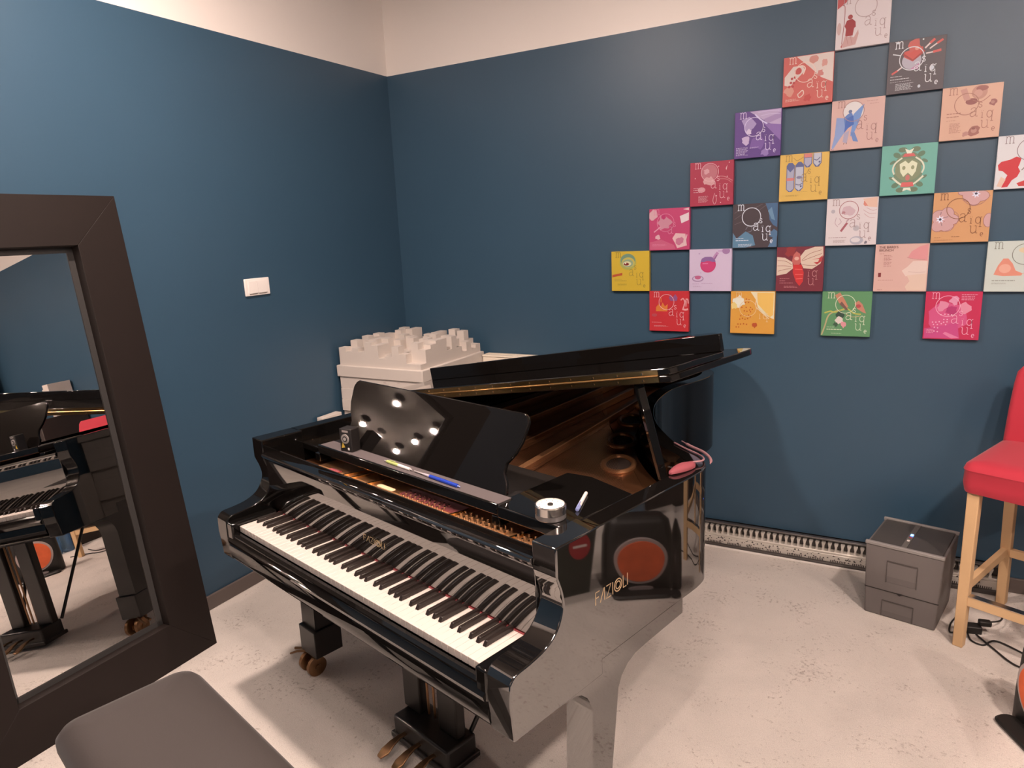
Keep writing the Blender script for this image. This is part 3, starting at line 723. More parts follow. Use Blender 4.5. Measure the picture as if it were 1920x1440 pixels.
# ------------------------------------------------------------------ printed squares on the right wall
TS,TX0,TZ0=.209217,1.42357,1.35814
def tcol(r,g,b):
    il=(.60,.47,.40)
    return tuple(min(.92,lin(c)/i*.49) for c,i in zip((r,g,b),il))+(1,)
_tm={}
def TM(c):
    if c not in _tm: _tm[c]=mat('print_%02x%02x%02x'%c,tcol(*c),.45)
    return _tm[c]
def cl(p): return (min(.997,max(.003,p[0])),min(.997,max(.003,p[1])))
GL={
'm':[[(-.02,.93),(.12,.93),(.12,0)],[(.12,.72),(.2,.9),(.36,.96),(.5,.88),(.54,.7),(.54,0)],[(.54,.72),(.62,.9),(.78,.96),(.92,.88),(.96,.7),(.96,0)],[(-.02,0),(.26,0)],[(.42,0),(.67,0)],[(.84,0),(1.1,0)]],
's':[catmull([(.58,.78),(.45,.95),(.2,.95),(.08,.76),(.2,.57),(.45,.45),(.58,.25),(.45,.03),(.18,.03),(.05,.22)],4)],
'a':[catmull([(.1,.8),(.25,.97),(.5,.97),(.62,.75),(.62,.1),(.72,.0),(.84,.02)],4),catmull([(.62,.55),(.35,.56),(.1,.42),(.07,.18),(.22,.0),(.42,.04),(.62,.25)],4)],
'i':[[(.05,.95),(.2,.95),(.2,0)],[(.02,0),(.38,0)],[(.02,1.25),(.09,1.25)],[(.30,1.25),(.37,1.25)]],
'q':[arc(.36,.5,.32,.47,0,360,22),[(.84,.95),(.68,.95),(.68,-.45)],[(.52,-.45),(.86,-.45)]],
'u':[catmull([(-.02,.95),(.1,.95),(.12,.8),(.12,.3),(.25,.03),(.5,.03),(.7,.25)],4),[(.56,.95),(.72,.95),(.72,0),(.9,0)]],
'e':[[(.08,.5),(.68,.5)]+arc(.38,.5,.30,.47,0,310,18)],
}
LAY={'m':(.115,.855,.135),'s':(.60,.555,.10),'a':(.465,.395,.165),'i':(.655,.36,.10),'q':(.745,.35,.135),'u':(.665,.165,.15),'e':(.845,.10,.075)}
DF='saiques'
def tile(c,r,name_lbl,base,ink,letters='msaique',ring=(.40,.71,.205),shapes=(),texts=(),w=.011,dx=0,dy=0,ringc=None):
    x0=TX0+c*TS; z0=TZ0+(r-1)*TS
    g=.0004
    t=thing('printed_panel',name_lbl,'wall panel',(x0+TS/2,0,z0+TS/2),0,'square printed panels in a checkerboard on the blue wall')
    s=TS-2*g
    fn=lambda lay:(lambda a,b,d:(-s/2+a*s,-.0222-lay*.00012-d*1.0,-s/2+b*s))
    M().box(-s/2,s/2,-.022,0,-s/2,s/2).build('board',TM(base),t,bevel=.0006,seg=1)
    if shapes:
        m=M(); mats=[]; idx={}
        for k,sh in enumerate(shapes):
            kind=sh[0]; colr=sh[1]
            if colr not in idx: idx[colr]=len(mats); mats.append(TM(colr))
            mi=idx[colr]; f=fn(k*.35)
            if kind=='p': m.prism([cl(p) for p in sh[2]],f,0,.0001,mi)
            elif kind=='e':
                cx,cy,rx,ry,ro=sh[2]; ro=math.radians(ro)
                m.prism([cl((cx+rx*math.cos(q)*math.cos(ro)-ry*math.sin(q)*math.sin(ro),cy+rx*math.cos(q)*math.sin(ro)+ry*math.sin(q)*math.cos(ro))) for q in [2*PI*i/28 for i in range(28)]],f,0,.0001,mi)
            elif kind=='l': ribbon(m,[cl(p) for p in (catmull(sh[2],5) if len(sh[2])>2 else sh[2])],sh[3],f,mi,.0001)
        m.build('printed_picture',mats,t)
    nl=len(shapes)*.35+1
    m=M(); f=fn(nl)
    for ch in letters:
        lx,ly,sz=LAY[ch]
        if ch=='m': lx+=0
        else: lx+=dx; ly+=dy
        for st in GL[ch]: ribbon(m,[cl((lx+p[0]*sz,ly+p[1]*sz)) for p in st],w,f)
    if m.v: m.build('title_lettering',TM(ink),t)
    if ring:
        m=M(); ribbon(m,[cl(q) for q in arc(ring[0],ring[1],ring[2],ring[2],0,360,44)],w*1.05,f); m.build('title_circle',TM(ringc or ink),t)
    if texts:
        m=M(); rd=random.Random(c*11+r)
        for (x,y,wd,n,h) in texts:
            for k in range(n):
                yy=y-k*h*1.75; xe=x+wd*rd.uniform(.72,1); xx=x
                while xx<xe:                      # unreadable small print: word-length dashes
                    ww=rd.uniform(.02,.06); m.prism([cl((xx,yy)),cl((min(xx+ww,xe),yy)),cl((min(xx+ww,xe),yy+h*.6)),cl((xx,yy+h*.6))],f,0,.0001); xx+=ww+.01
        m.build('small_print',TM(ink),t)
    return t
def word(t,txt,x,y,h,col,layer=14):
    cu=bpy.data.curves.new('wording','FONT'); cu.body=txt; cu.size=h*TS*1.35; cu.extrude=.00005
    o=bpy.data.objects.new('wording',cu); COL.objects.link(o)
    dg=bpy.context.evaluated_depsgraph_get(); me=bpy.data.meshes.new_from_object(o.evaluated_get(dg)); bpy.data.objects.remove(o)
    me.materials.clear(); me.materials.append(TM(col))
    n=bpy.data.objects.new('wording',me); COL.objects.link(n); n.parent=t
    n.location=(-TS/2+x*TS,-.0222-layer*.00012,-TS/2+y*TS); n.rotation_euler=(PI/2,0,0)
def E(c,*a): return ('e',c,a if len(a)==5 else a+(0,))
def P(c,*a): return ('p',c,list(a))
def L(c,w,*a): return ('l',c,list(a),w)
def blob(c,cx,cy,r,seed,n=12,jag=.35):
    rd=random.Random(seed); return ('p',c,[(cx+r*(1+rd.uniform(-jag,jag))*math.cos(2*PI*k/n),cy+r*(1+rd.uniform(-jag,jag))*math.sin(2*PI*k/n)) for k in range(n)])
def specks(c,pts,r): return [E(c,x,y,r,r) for x,y in pts]
CR=(222,190,180)
# row 0 (bottom)
tile(1,0,'red printed panel with a pale crown and an orange crown, bottom left',(205,45,50),(240,170,165),ring=(.44,.73,.19),dx=.03,
 shapes=[P((225,120,50),(.17,.50),(.46,.50),(.47,.68),(.40,.62),(.34,.72),(.29,.60),(.24,.68),(.17,.60)),L((225,120,50),.02,(.30,.72),(.30,.84)),P((150,80,120),(.50,.84),(.55,.92),(.60,.85),(.66,.93),(.72,.84),(.70,.76),(.54,.76)),
  L((235,150,145),.03,(.80,.78),(.86,.82),(.90,.72),(.86,.58)),L((235,150,145),.03,(.92,.80),(.97,.80),(.99,.70)),L((235,150,145),.045,(.84,.56),(.92,.545),(.98,.56)),L((235,150,145),.025,(.88,.66),(.93,.78),(.93,.62)),E((190,70,75),.13,.40,.07,.04)],
 texts=[(.06,.215,.30,1,.012),(.12,.13,.40,2,.010)])
tile(3,0,'orange printed panel with red berry dots, second from left in the bottom row',(224,150,60),(236,190,140),letters='mqi',ring=(.40,.60,.19),
 shapes=[P((232,205,165),(.45,.99),(.99,.99),(.99,.35),(.78,.45),(.62,.62),(.58,.80)),P((240,180,90),(.60,.97),(.62,.70),(.90,.40),(.97,.45),(.97,.97)),blob((235,215,190),.20,.76,.13,3),blob((236,195,120),.08,.66,.08,4)]
  +specks((190,85,30),[(.36,.82),(.42,.80),(.34,.74),(.41,.74),(.26,.62),(.36,.62),(.46,.62),(.44,.56),(.50,.58),(.32,.54),(.38,.53),(.46,.52),(.24,.42),(.30,.44),(.36,.42),(.42,.44),(.22,.34),(.28,.36),(.34,.34),(.40,.36),(.46,.40),(.18,.22),(.24,.22),(.31,.23),(.38,.22),(.14,.15),(.20,.15)],.016)
  +[blob((190,80,40),.56,.20,.055,5),L((238,200,160),.018,(.60,.97),(.58,.66),(.66,.56),(.88,.36))])
tile(5,0,'green printed panel with two red birds on a branch, third in the bottom row',(96,138,90),(225,215,180),ring=(.48,.72,.20),dx=.03,dy=-.02,
 shapes=[L((190,160,115),.03,(.02,.02),(.08,.22),(.14,.45),(.26,.55),(.46,.60)),L((190,175,80),.03,(.06,.52),(.18,.56),(.28,.54),(.50,.62),(.66,.52),(.80,.50)),
  P((200,125,95),(.26,.92),(.36,.98),(.46,.82),(.54,.66),(.48,.62),(.34,.76)),P((120,80,70),(.40,.78),(.54,.60),(.50,.58),(.36,.72)),P((200,125,100),(.66,.74),(.74,.80),(.82,.72),(.90,.52),(.84,.54),(.72,.62)),E((180,70,70),.74,.68,.05,.04),
  blob((50,70,55),.38,.48,.08,6),blob((225,195,180),.36,.36,.09,7),blob((225,140,140),.46,.27,.07,8),blob((60,85,60),.30,.27,.05,9),L((190,160,115),.015,(.50,.50),(.62,.44),(.78,.46))],
 texts=[(.12,.20,.22,1,.012),(.12,.145,.34,1,.026),(.22,.06,.25,1,.010)])
tile(7,0,'crimson printed panel with small pale hearts, rightmost of the bottom row',(200,38,75),(245,165,180),ring=(.41,.70,.215),dy=-.05,dx=.02,
 shapes=[blob((215,80,120),.42,.45,.34,10,16,.15),P((205,70,120),(.02,.22),(.40,.30),(.60,.40),(.66,.02),(.02,.02)),blob((225,130,150),.32,.70,.10,11),blob((228,135,150),.72,.66,.11,12),blob((185,50,100),.48,.62,.10,13),P((228,120,150),(.40,.16),(.66,.04),(.52,.02),(.36,.12)),blob((228,140,160),.52,.82,.09,21)]
  +specks((240,170,185),[(.16,.36),(.22,.36),(.28,.37),(.36,.36),(.42,.37),(.18,.31),(.25,.31),(.32,.33),(.40,.31),(.20,.25),(.26,.24),(.20,.17),(.26,.16),(.30,.52),(.37,.53),(.43,.52),(.49,.52),(.36,.42),(.42,.42)],.013),
 texts=[(.64,.935,.30,4,.020),(.06,.20,.14,5,.010)])
# row 1
tile(0,1,'yellow printed panel with a painted eye, leftmost of all the wall squares',(216,168,48),(150,125,50),ring=None,dy=-.01,
 shapes=[E((175,165,80),.44,.74,.22,.20),E((120,140,110),.44,.78,.19,.16),E((205,175,85),.45,.72,.17,.13),E((150,160,120),.44,.70,.14,.10),E((225,200,150),.42,.69,.11,.06),E((130,35,30),.40,.68,.07,.035),E((235,220,200),.38,.70,.018,.016),P((190,80,45),(.02,.35),(.29,.40),(.29,.465),(.02,.41))],
 texts=[(.08,.30,.25,1,.012),(.08,.255,.38,1,.018),(.16,.18,.34,3,.010)])
tile(2,1,'pale lilac printed panel with a round flask of pink liquid',(212,178,192),(175,130,155),letters='',ring=None,
 shapes=[E((200,50,95),.45,.63,.185,.185),P((140,95,140),(.27,.70),(.63,.70),(.60,.78),(.52,.82),(.38,.82),(.30,.78)),E((205,60,105),.45,.60,.17,.12),L((190,130,165),.07,(.58,.78),(.68,.92)),L((150,90,130),.03,(.60,.76),(.66,.86)),L((195,150,180),.03,(.68,.95),(.80,.95)),E((165,115,150),.87,.95,.09,.075),
  E((165,125,150),.21,.30,.14,.075),E((212,178,192),.21,.305,.115,.055),E((190,90,120),.21,.33,.075,.045),L((225,120,150),.02,(.32,.66),(.45,.66)),E((185,150,175),.24,.90,.02,.02),E((185,150,175),.28,.44+.0,.012,.012)],
 texts=[(.08,.17,.16,1,.014),(.30,.18,.30,1,.018),(.10,.12,.22,2,.009)])
tile(4,1,'dark red printed panel with a big pale-winged moth',(122,42,52),(205,130,125),letters='iqu',ring=None,dx=.02,dy=-.02,
 shapes=[blob((150,50,50),.30,.90,.12,14),P((222,185,160),(.01,.78),(.18,.76),(.34,.66),(.36,.52),(.22,.40),(.01,.36)),P((222,185,160),(.50,.78),(.60,.92),(.80,.99),(.97,.99),(.98,.80),(.93,.62),(.76,.50),(.58,.52),(.52,.64)),P((185,60,60),(.86,.60),(.96,.68),(.97,.80),(.90,.74),(.70,.70)),P((222,185,160),(.60,.62),(.88,.66),(.90,.72),(.60,.70)),
  L((150,90,75),.010,(.02,.70),(.20,.68),(.33,.60)),L((150,90,75),.010,(.02,.58),(.18,.58),(.33,.55)),L((150,90,75),.010,(.04,.46),(.20,.50),(.32,.52)),L((150,90,75),.010,(.54,.70),(.70,.84),(.94,.92)),L((150,90,75),.010,(.54,.68),(.74,.76),(.95,.84)),L((150,90,75),.010,(.55,.60),(.72,.58),(.84,.58)),
  P((195,95,85),(.36,.82),(.42,.90),(.50,.84),(.52,.66),(.48,.58),(.38,.58),(.33,.68)),P((205,45,45),(.36,.60),(.54,.60),(.59,.42),(.58,.22),(.51,.12),(.43,.22),(.36,.42)),specks((230,150,130),[(0,0)],.0)[0],L((235,110,100),.012,(.40,.50),(.56,.49)),L((235,110,100),.012,(.41,.38),(.57,.38)),L((235,110,100),.012,(.43,.28),(.57,.29)),E((225,160,140),.43,.74,.05,.04)],
 texts=[(.08,.285,.26,1,.014),(.08,.235,.16,1,.018),(.08,.185,.32,1,.020),(.18,.115,.30,3,.010)])
t=tile(6,1,'peach pink printed panel with a blurred pink and cream shape, no lettering circle',(218,165,148),(165,105,95),letters='',ring=None,
 shapes=[P((222,140,135),(.62,.72),(.68,.84),(.82,.94),(.98,.99),(.98,.64),(.86,.66),(.70,.68)),P((228,190,172),(.98,.64),(.72,.64),(.62,.52),(.52,.44),(.60,.32),(.98,.36)),P((226,184,160),(.62,.34),(.98,.38),(.98,.02),(.64,.02),(.60,.10),(.68,.22)),L((195,135,125),.012,(.60,.72),(.74,.68),(.94,.67)),L((205,165,150),.010,(.64,.42),(.80,.40),(.96,.41)),P((130,45,45),(.08,.31),(.135,.31),(.135,.40),(.08,.40))],
 texts=[(.08,.80,.12,1,.010),(.17,.76,.16,9,.016),(.08,.24,.34,1,.010),(.08,.035,.10,1,.014)])
word(t,"THE BARD'S",.07,.915,.05,(105,55,48)); word(t,'BRUNCH',.07,.85,.05,(105,55,48))
tile(8,1,'pale grey-green printed panel with an orange watercolour mound at the right edge',(205,198,182),(130,120,105),ring=(.62,.74,.20),dx=.18,
 shapes=[E((225,190,150),.66,.82,.14,.06),P((225,135,110),(.14,.34),(.20,.52),(.28,.66),(.36,.66),(.44,.56),(.50,.42),(.62,.36),(.60,.32),(.30,.31)),E((232,160,135),.32,.46,.10,.09),E((215,185,165),.72,.36,.10,.03)],
 texts=[(.12,.215,.52,1,.020),(.12,.17,.26,2,.009)])
# row 2
tile(1,2,'bright pink printed panel with a pale collage, upper neighbour of the yellow eye panel',(196,62,100),(225,130,150),letters='msa',ring=(.41,.66,.21),
 shapes=[blob((205,130,140),.38,.66,.16,15),blob((220,160,160),.10,.86,.12,16),P((228,195,190),(.76,.80),(.98,.88),(.98,.70),(.80,.63)),P((232,190,180),(.84,.96),(.98,.99),(.98,.93)),P((225,170,165),(.58,.28),(.66,.40),(.90,.38),(.94,.10),(.70,.04),(.66,.14)),blob((200,110,130),.76,.22,.09,17),L((225,150,160),.025,(.12,.44),(.28,.56)),blob((228,165,165),.22,.32,.06,18),P((205,90,115),(.02,.02),(.02,.20),(.30,.26),(.62,.12),(.66,.02)),L((228,180,175),.02,(.88,.10),(.94,.36)),blob((190,45,95),.35,.80,.06,19)],
 texts=[(.08,.14,.40,3,.010)])
tile(3,2,'dark brown and slate blue printed panel with a thin white circle',(74,58,60),(222,210,210),ring=(.42,.70,.205),w=.016,
 shapes=[P((72,98,125),(.72,.99),(.99,.99),(.99,.45),(.90,.50),(.82,.62),(.80,.78)),P((110,135,155),(.78,.82),(.86,.90),(.94,.60),(.86,.64)),P((95,125,145),(.01,.01),(.30,.01),(.52,.06),(.46,.28),(.30,.38),(.10,.22),(.01,.36)),blob((84,110,135),.92,.30,.09,20),P((84,110,135),(.80,.01),(.99,.01),(.99,.36),(.90,.22)),
  L((110,92,90),.010,(.04,.80),(.22,.90)),L((110,92,90),.010,(.04,.66),(.20,.76)),L((110,92,90),.010,(.04,.54),(.26,.62)),L((110,92,90),.010,(.50,.90),(.66,.98)),L((110,92,90),.010,(.58,.84),(.74,.95)),L((125,115,120),.012,(.30,.42),(.36,.50),(.44,.46),(.42,.38),(.34,.36))],
 texts=[(.08,.215,.20,1,.014),(.08,.165,.36,1,.026),(.14,.08,.40,3,.012)])
tile(5,2,'pale pink printed panel with a red-handled magnifying glass drawing',(222,196,188),(160,125,120),ring=(.44,.75,.185),ringc=(165,95,95),dy=-.01,
 shapes=[blob((205,165,165),.43,.74,.11,22,14,.3),blob((180,120,120),.33,.70,.035,23),L((170,90,95),.045,(.30,.30),(.42,.48)),L((190,150,150),.03,(.40,.50),(.45,.56)),blob((220,130,110),.78,.88,.06,24),P((226,175,150),(.70,.97),(.98,.99),(.98,.78),(.82,.80)),L((200,155,150),.010,(.72,.74),(.84,.66),(.97,.66)),L((200,155,150),.010,(.74,.66),(.84,.58),(.95,.57)),L((200,155,150),.010,(.78,.78),(.90,.72),(.98,.74)),E((185,165,165),.13,.73,.04,.04),E((190,170,168),.60,.36,.06,.06),L((180,140,145),.010,(.20,.60),(.18,.48),(.24,.40)),L((180,140,145),.010,(.26,.58),(.30,.50),(.24,.44)),E((180,165,170),.62,.10,.13,.09),E((222,200,192),.60,.11,.09,.05),blob((130,115,120),.80,.05,.03,25)],
 texts=[(.06,.165,.50,1,.016),(.16,.11,.26,4,.009)])
tile(7,2,'orange printed panel with large pink outlined blossoms',(214,148,98),(150,92,62),ring=(.44,.67,.20),dy=.01,
 shapes=[E((165,105,98),0.120,0.520,0.140,0.140),E((165,105,98),0.260,0.580,0.120,0.130),E((165,105,98),0.340,0.460,0.130,0.110),E((165,105,98),0.260,0.330,0.130,0.110),E((165,105,98),0.100,0.340,0.110,0.120),E((165,105,98),0.620,0.920,0.130,0.130),E((165,105,98),0.800,0.900,0.150,0.110),E((165,105,98),0.520,0.980,0.110,0.060),E((165,105,98),0.700,0.820,0.110,0.100),E((165,105,98),0.970,0.420,0.090,0.140),E((206,152,145),.12,.52,.13,.13),E((206,152,145),.26,.58,.11,.12),E((206,152,145),.34,.46,.12,.10),E((206,152,145),.26,.33,.12,.10),E((206,152,145),.10,.34,.10,.11),E((206,152,145),.62,.92,.12,.12),E((206,152,145),.80,.90,.14,.10),E((206,152,145),.52,.98,.10,.05),E((206,152,145),.70,.82,.10,.09),E((206,152,145),.97,.42,.08,.13),
  L((175,115,105),.009,(.38,.62),(.46,.52),(.42,.36),(.28,.24),(.10,.23)),L((175,115,105),.009,(.50,.84),(.66,.72),(.84,.76),(.96,.90)),P((228,214,220),(0.225,0.470),(0.174,0.487),(0.193,0.536),(0.149,0.507),(0.121,0.553),(0.116,0.500),(0.063,0.507),(0.102,0.470),(0.063,0.433),(0.116,0.440),(0.121,0.387),(0.149,0.433),(0.193,0.404),(0.174,0.453)),E((70,60,75),.14,.47,.025,.025),P((228,214,220),(0.800,0.940),(0.752,0.956),(0.770,1.003),(0.728,0.975),(0.702,1.018),(0.698,0.968),(0.648,0.975),(0.684,0.940),(0.648,0.905),(0.698,0.912),(0.702,0.862),(0.728,0.905),(0.770,0.877),(0.752,0.924)),E((70,60,75),.72,.95,.025,.022),L((90,75,90),.008,(.20,.50),(.28,.52)),L((90,75,90),.008,(.16,.40),(.18,.34)),L((90,75,90),.008,(.14,.56),(.15,.62))],
 texts=[(.06,.10,.16,1,.012),(.36,.11,.20,1,.016),(.06,.05,.40,1,.009)])
# row 3
tile(2,3,'raspberry red printed panel with a pale planet and rocket trail',(172,48,68),(228,165,165),ring=(.46,.76,.20),dx=.02,
 shapes=[E((190,105,110),.45,.76,.185,.185),blob((215,150,145),.45,.56,.11,26),blob((215,150,150),.38,.78,.06,27),E((215,140,140),.27,.37,.09,.06),L((205,120,120),.018,(.62,.66),(.80,.64),(.98,.54)),L((205,120,120),.012,(.66,.60),(.84,.58),(.96,.50)),L((215,150,150),.012,(.58,.28),(.54,.12),(.58,.03),(.62,.12),(.60,.24)),P((225,170,165),(.82,.82),(.86,.90),(.84,.78))]
  +specks((235,190,185),[(.90,.95),(.86,.64),(.12,.64),(.66,.88),(.72,.06),(.62,.22)],.011),
 texts=[(.08,.41,.24,1,.014),(.08,.365,.26,1,.022),(.08,.315,.26,1,.020),(.20,.22,.24,8,.011)])
tile(4,3,'yellow printed panel with four grey and blue rounded capsules',(224,170,82),(165,125,65),ring=None,dy=.01,dx=-.02,
 shapes=[P((95,95,130),(.14,.26),(.20,.20),(.26,.20),(.31,.26),(.31,.76),(.26,.82),(.18,.82),(.14,.76)),P((172,160,172),(.155,.26),(.22,.21),(.295,.26),(.295,.70),(.22,.62),(.155,.70)),P((215,120,110),(.15,.44),(.30,.44),(.30,.50),(.15,.50)),
  P((95,95,130),(.32,.28),(.38,.21),(.44,.21),(.50,.28),(.50,.76),(.44,.83),(.38,.83),(.32,.76)),P((190,180,185),(.335,.28),(.41,.22),(.485,.28),(.485,.72),(.335,.72)),E((130,120,140),.41,.50,.06,.03),L((110,100,125),.018,(.34,.36),(.42,.34),(.48,.38)),E((90,90,120),.45,.31,.02,.02),
  P((95,95,130),(.49,.99),(.49,.78),(.54,.70),(.61,.70),(.66,.78),(.66,.99)),P((175,160,172),(.505,.90),(.505,.78),(.57,.715),(.645,.78),(.645,.90)),P((215,120,110),(.50,.99),(.65,.99),(.65,.91),(.50,.91)),
  P((95,95,130),(.68,.99),(.68,.78),(.73,.70),(.80,.70),(.85,.78),(.85,.99)),P((190,180,185),(.695,.99),(.695,.78),(.76,.715),(.835,.78),(.835,.99)),L((110,100,125),.018,(.70,.86),(.76,.84),(.82,.90)),E((90,90,120),.81,.80,.02,.02),L((165,125,65),.010,(.28,.92),(.36,.86),(.49,.93)),L((165,125,65),.010,(.60,.66),(.56,.58),(.50,.56))],
 texts=[(.14,.12,.34,2,.010),(.40,.185,.20,1,.007)])
tile(6,3,'teal green printed panel with a cream and red symmetrical ornament, no lettering',(112,165,145),(110,120,90),letters='',ring=None,
 shapes=[E((120,130,100),.50,.50,.27,.36),E((112,165,145),.50,.50,.29,.12)]+[E((100,120,92),.50+sx*.22,.50+sy*.30,.07,.05,30*sx*sy) for sx in (-1,1) for sy in (-1,1)]+[E((105,122,95),.50+sx*.29,.50+sy*.16,.06,.03,-30*sx*sy) for sx in (-1,1) for sy in (-1,1)]+[E((110,118,90),.50+sx*.12,.50+sy*.40,.08,.05) for sx in (-1,1) for sy in (-1,1)]
  +[E((135,135,100),.50,.50,.24,.22)]+[L((222,208,178),.030,(.50+sx*.12,.74),(.50+sx*.24,.64),(.50+sx*.28,.52),(.50+sx*.25,.42)) for sx in (-1,1)]+[L((222,208,178),.035,(.50+sx*.28,.36),(.50+sx*.18,.26),(.50+sx*.10,.20)) for sx in (-1,1)]
  +[P((225,212,175),(.34,.62),(.44,.68),(.50,.62),(.56,.68),(.66,.62),(.64,.46),(.58,.36),(.50,.44),(.42,.36),(.36,.46)),E((150,145,105),.42,.54,.03,.04),E((150,145,105),.58,.54,.03,.04),E((200,110,100),.50,.34,.04,.06),P((215,95,90),(.38,.16),(.62,.16),(.60,.25),(.40,.25)),P((215,95,90),(.38,.76),(.62,.76),(.58,.82),(.42,.82)),P((228,218,190),(.46,.82),(.42,.92),(.50,.88),(.58,.92),(.54,.82)),P((228,218,190),(.44,.14),(.42,.07),(.50,.10),(.58,.07),(.56,.14))])
tile(8,3,'white printed panel with a bold red silhouette at the right edge',(222,205,198),(140,115,115),ring=(.52,.72,.20),letters='m',
 shapes=[P((205,45,52),(.03,.46),(.08,.52),(.22,.55),(.32,.60),(.40,.56),(.38,.46),(.36,.40),(.40,.32),(.36,.22),(.28,.16),(.22,.04),(.12,.03),(.16,.16),(.20,.26),(.12,.34),(.05,.36)),P((225,180,155),(.04,.06),(.12,.04),(.18,.18),(.10,.24)),P((205,55,55),(.36,.10),(.52,.16),(.66,.20),(.98,.16),(.98,.04),(.40,.04)),P((225,185,160),(.46,.26),(.62,.46),(.80,.36),(.98,.24),(.98,.17),(.62,.20)),L((120,90,85),.014,(.42,.34),(.54,.48)),P((60,80,130),(.40,.93),(.42,.99),(.98,.99),(.98,.94),(.60,.92)),E((130,120,120),.53,.82,.03,.02)])
# row 4
tile(3,4,'purple printed panel with a pale lilac diagonal band',(98,62,122),(215,185,205),ring=(.42,.66,.20),w=.014,dy=-.02,
 shapes=[P((188,155,180),(.32,.99),(.99,.99),(.99,.60),(.72,.72)),P((140,100,155),(.99,.66),(.99,.32),(.62,.72)),P((165,130,165),(.62,.80),(.99,.92),(.99,.80),(.70,.70)),blob((170,140,175),.32,.72,.15,30),blob((215,185,200),.32,.56,.06,31),blob((200,165,190),.26,.38,.09,32),blob((125,85,145),.50,.30,.14,33),blob((150,115,165),.66,.10,.08,34),L((215,190,210),.028,(.44,.92),(.56,.80),(.70,.70)),L((210,180,200),.010,(.50,.95),(.72,.97),(.95,.95)),L((210,180,200),.010,(.56,.88),(.76,.90),(.97,.88))],
 texts=[(.04,.225,.28,8,.013),(.34,.22,.22,2,.009)])
tile(5,4,'salmon pink printed panel with a blue winged figure before a white disc',(216,165,150),(165,115,105),ring=(.42,.76,.20),ringc=(175,130,120),dx=.02,
 shapes=[E((226,205,195),.42,.76,.19,.19),P((140,150,185),(.10,.66),(.24,.64),(.30,.40),(.18,.22),(.06,.03),(.03,.05),(.08,.30)),P((95,120,170),(.24,.64),(.30,.70),(.36,.74),(.40,.72),(.44,.56),(.38,.46),(.28,.40)),P((115,140,185),(.42,.70),(.58,.86),(.62,.88),(.54,.56),(.44,.30),(.38,.26),(.40,.44)),P((70,100,165),(.28,.62),(.42,.68),(.44,.50),(.34,.44),(.26,.34)),E((105,110,140),.36,.76,.035,.035),P((110,130,175),(.38,.34),(.46,.34),(.54,.14),(.44,.16)),P((175,155,170),(.26,.34),(.36,.38),(.32,.12),(.24,.16)),L((80,85,120),.008,(.04,.03),(.02,.02),(.08,.015)),L((70,60,70),.010,(.26,.11),(.27,.14)),L((70,60,70),.010,(.31,.11),(.32,.14))],
 texts=[(.66,.93,.26,1,.012),(.72,.875,.18,1,.010)])
tile(7,4,'peach printed panel with brown roses in two corners',(218,162,135),(165,108,90),ring=(.42,.66,.20),dy=.02,dx=.02,
 shapes=[E((195,135,115),.62,.86,.13,.13),E((160,95,85),.66,.93,.10,.05),E((205,145,125),.60,.84,.07,.07),E((150,85,78),.50,.70,.10,.06),P((200,140,122),(.30,.93),(.40,.96),(.48,.74),(.38,.72)),L((170,105,92),.012,(.52,.72),(.66,.68),(.80,.78)),blob((160,95,88),.86,.64,.06,35),E((185,125,110),.85,.65,.03,.03),blob((165,100,88),.58,.14,.09,36),E((190,130,112),.58,.15,.05,.045),E((145,85,75),.57,.19,.03,.02),blob((190,130,115),.44,.10,.05,37)],
 texts=[(.10,.495,.28,1,.026),(.10,.435,.24,1,.024),(.10,.37,.20,1,.010),(.16,.31,.20,10,.011)])
# row 5
tile(4,5,'coral red and cream printed panel with a white swirl and small red dots',(204,92,82),(238,190,170),ring=(.44,.66,.20),dy=-.05,dx=.02,w=.014,
 shapes=[P((222,190,175),(.26,.99),(.99,.99),(.99,.40),(.76,.52),(.52,.76)),blob((205,130,115),.60,.90,.09,38),blob((210,140,125),.82,.80,.07,39),blob((205,120,110),.74,.60,.07,40),P((222,190,175),(.03,.60),(.20,.80),(.38,.80),(.44,.70),(.30,.56),(.14,.40),(.03,.44)),E((190,70,65),.30,.70,.07,.07),blob((215,140,120),.14,.30,.10,41),L((238,195,175),.020,(.40,.62),(.44,.74),(.36,.80),(.24,.74)),L((238,195,175),.020,(.30,.22),(.40,.30),(.42,.22),(.34,.16),(.30,.24)),blob((190,65,60),.50,.14,.08,42)]
  +specks((180,60,60),[(.18,.56),(.24,.58),(.16,.48),(.22,.47),(.13,.40),(.20,.40),(.28,.52)],.026),
 texts=[(.06,.14,.30,4,.008)])
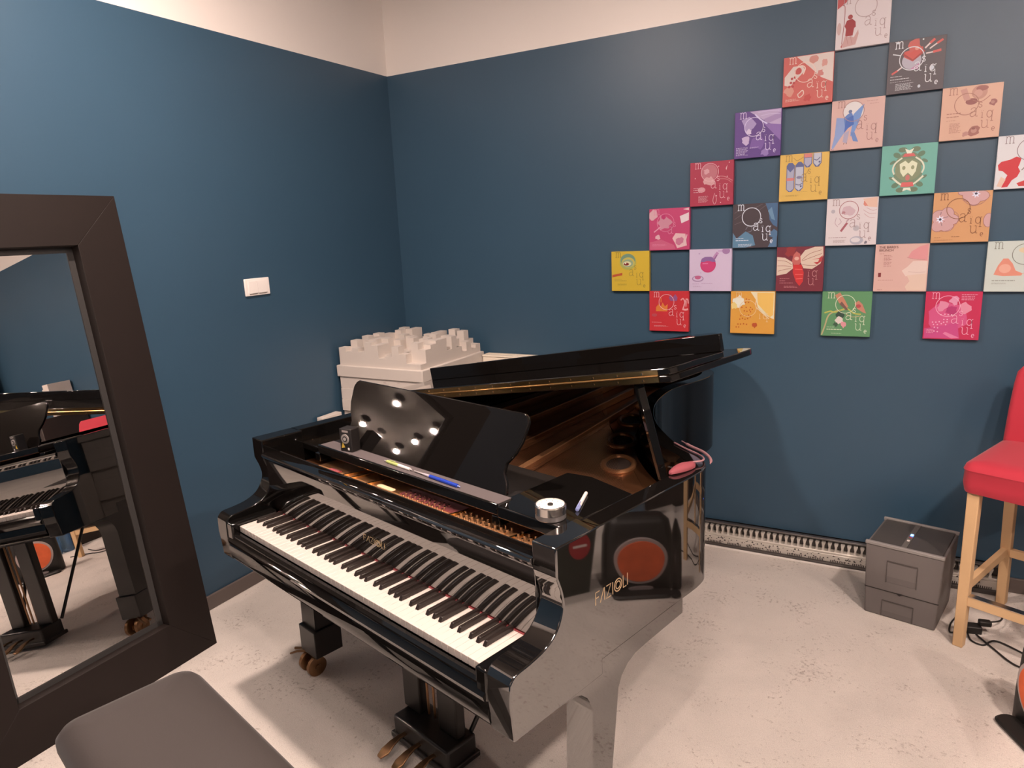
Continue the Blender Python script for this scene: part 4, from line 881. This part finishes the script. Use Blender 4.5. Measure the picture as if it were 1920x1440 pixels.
tile(6,5,'charcoal printed panel with a red clock face and flying red tools',(84,70,72),(222,205,200),ring=(.42,.64,.215),w=.015,dx=.0,
 shapes=[E((185,165,170),.42,.60,.17,.16),P((205,75,65),(.28,.78),(.60,.84),(.62,.72),(.44,.58),(.28,.68)),blob((200,85,75),.46,.88,.12,43),E((225,140,120),.50,.82,.035,.035),L((160,50,48),.03,(.26,.74),(.44,.60)),L((160,50,48),.03,(.44,.60),(.64,.76)),P((190,120,150),(.40,.44),(.56,.54),(.54,.42)),
  L((225,190,180),.03,(.64,.80),(.72,.88)),L((215,85,78),.045,(.72,.88),(.80,.95)),L((225,190,180),.025,(.72,.78),(.84,.86)),L((215,85,78),.04,(.84,.86),(.94,.92)),L((225,190,180),.025,(.66,.70),(.78,.71)),L((215,85,78),.045,(.78,.71),(.92,.73)),L((220,205,200),.020,(.08,.76),(.22,.72)),L((225,190,180),.025,(.26,.50),(.18,.44)),L((210,85,78),.035,(.18,.44),(.08,.38)),E((205,195,195),.78,.42,.04,.045),E((205,195,195),.58,.10,.025,.03),E((220,210,205),.16,.96,.02,.02),E((220,210,205),.60,.97,.015,.015)],
 texts=[(.06,.325,.26,1,.014),(.06,.27,.34,1,.022),(.06,.225,.40,1,.009),(.16,.18,.32,7,.011)])
# row 6
tile(5,6,'pale pink printed panel with a red figure held in a hand, topmost square',(224,196,188),(175,140,135),ring=(.54,.76,.20),dx=.06,dy=.0,
 shapes=[P((190,75,72),(.01,.99),(.26,.99),(.16,.88),(.01,.78)),P((160,40,45),(.16,.44),(.20,.54),(.30,.56),(.36,.50),(.37,.40),(.34,.38),(.32,.24),(.18,.24),(.19,.38)),E((165,60,60),.26,.60,.045,.045),L((160,80,78),.012,(.11,.84),(.15,.80),(.15,.50),(.12,.10)),P((205,150,140),(.14,.10),(.18,.26),(.24,.22),(.28,.24),(.34,.20),(.42,.34),(.43,.26),(.38,.06),(.14,.03)),L((185,120,112),.008,(.20,.24),(.24,.08)),L((185,120,112),.008,(.28,.22),(.32,.08)),P((185,90,85),(.10,.05),(.14,.12),(.13,.02)),E((205,160,150),.06,.40,.04,.12)])
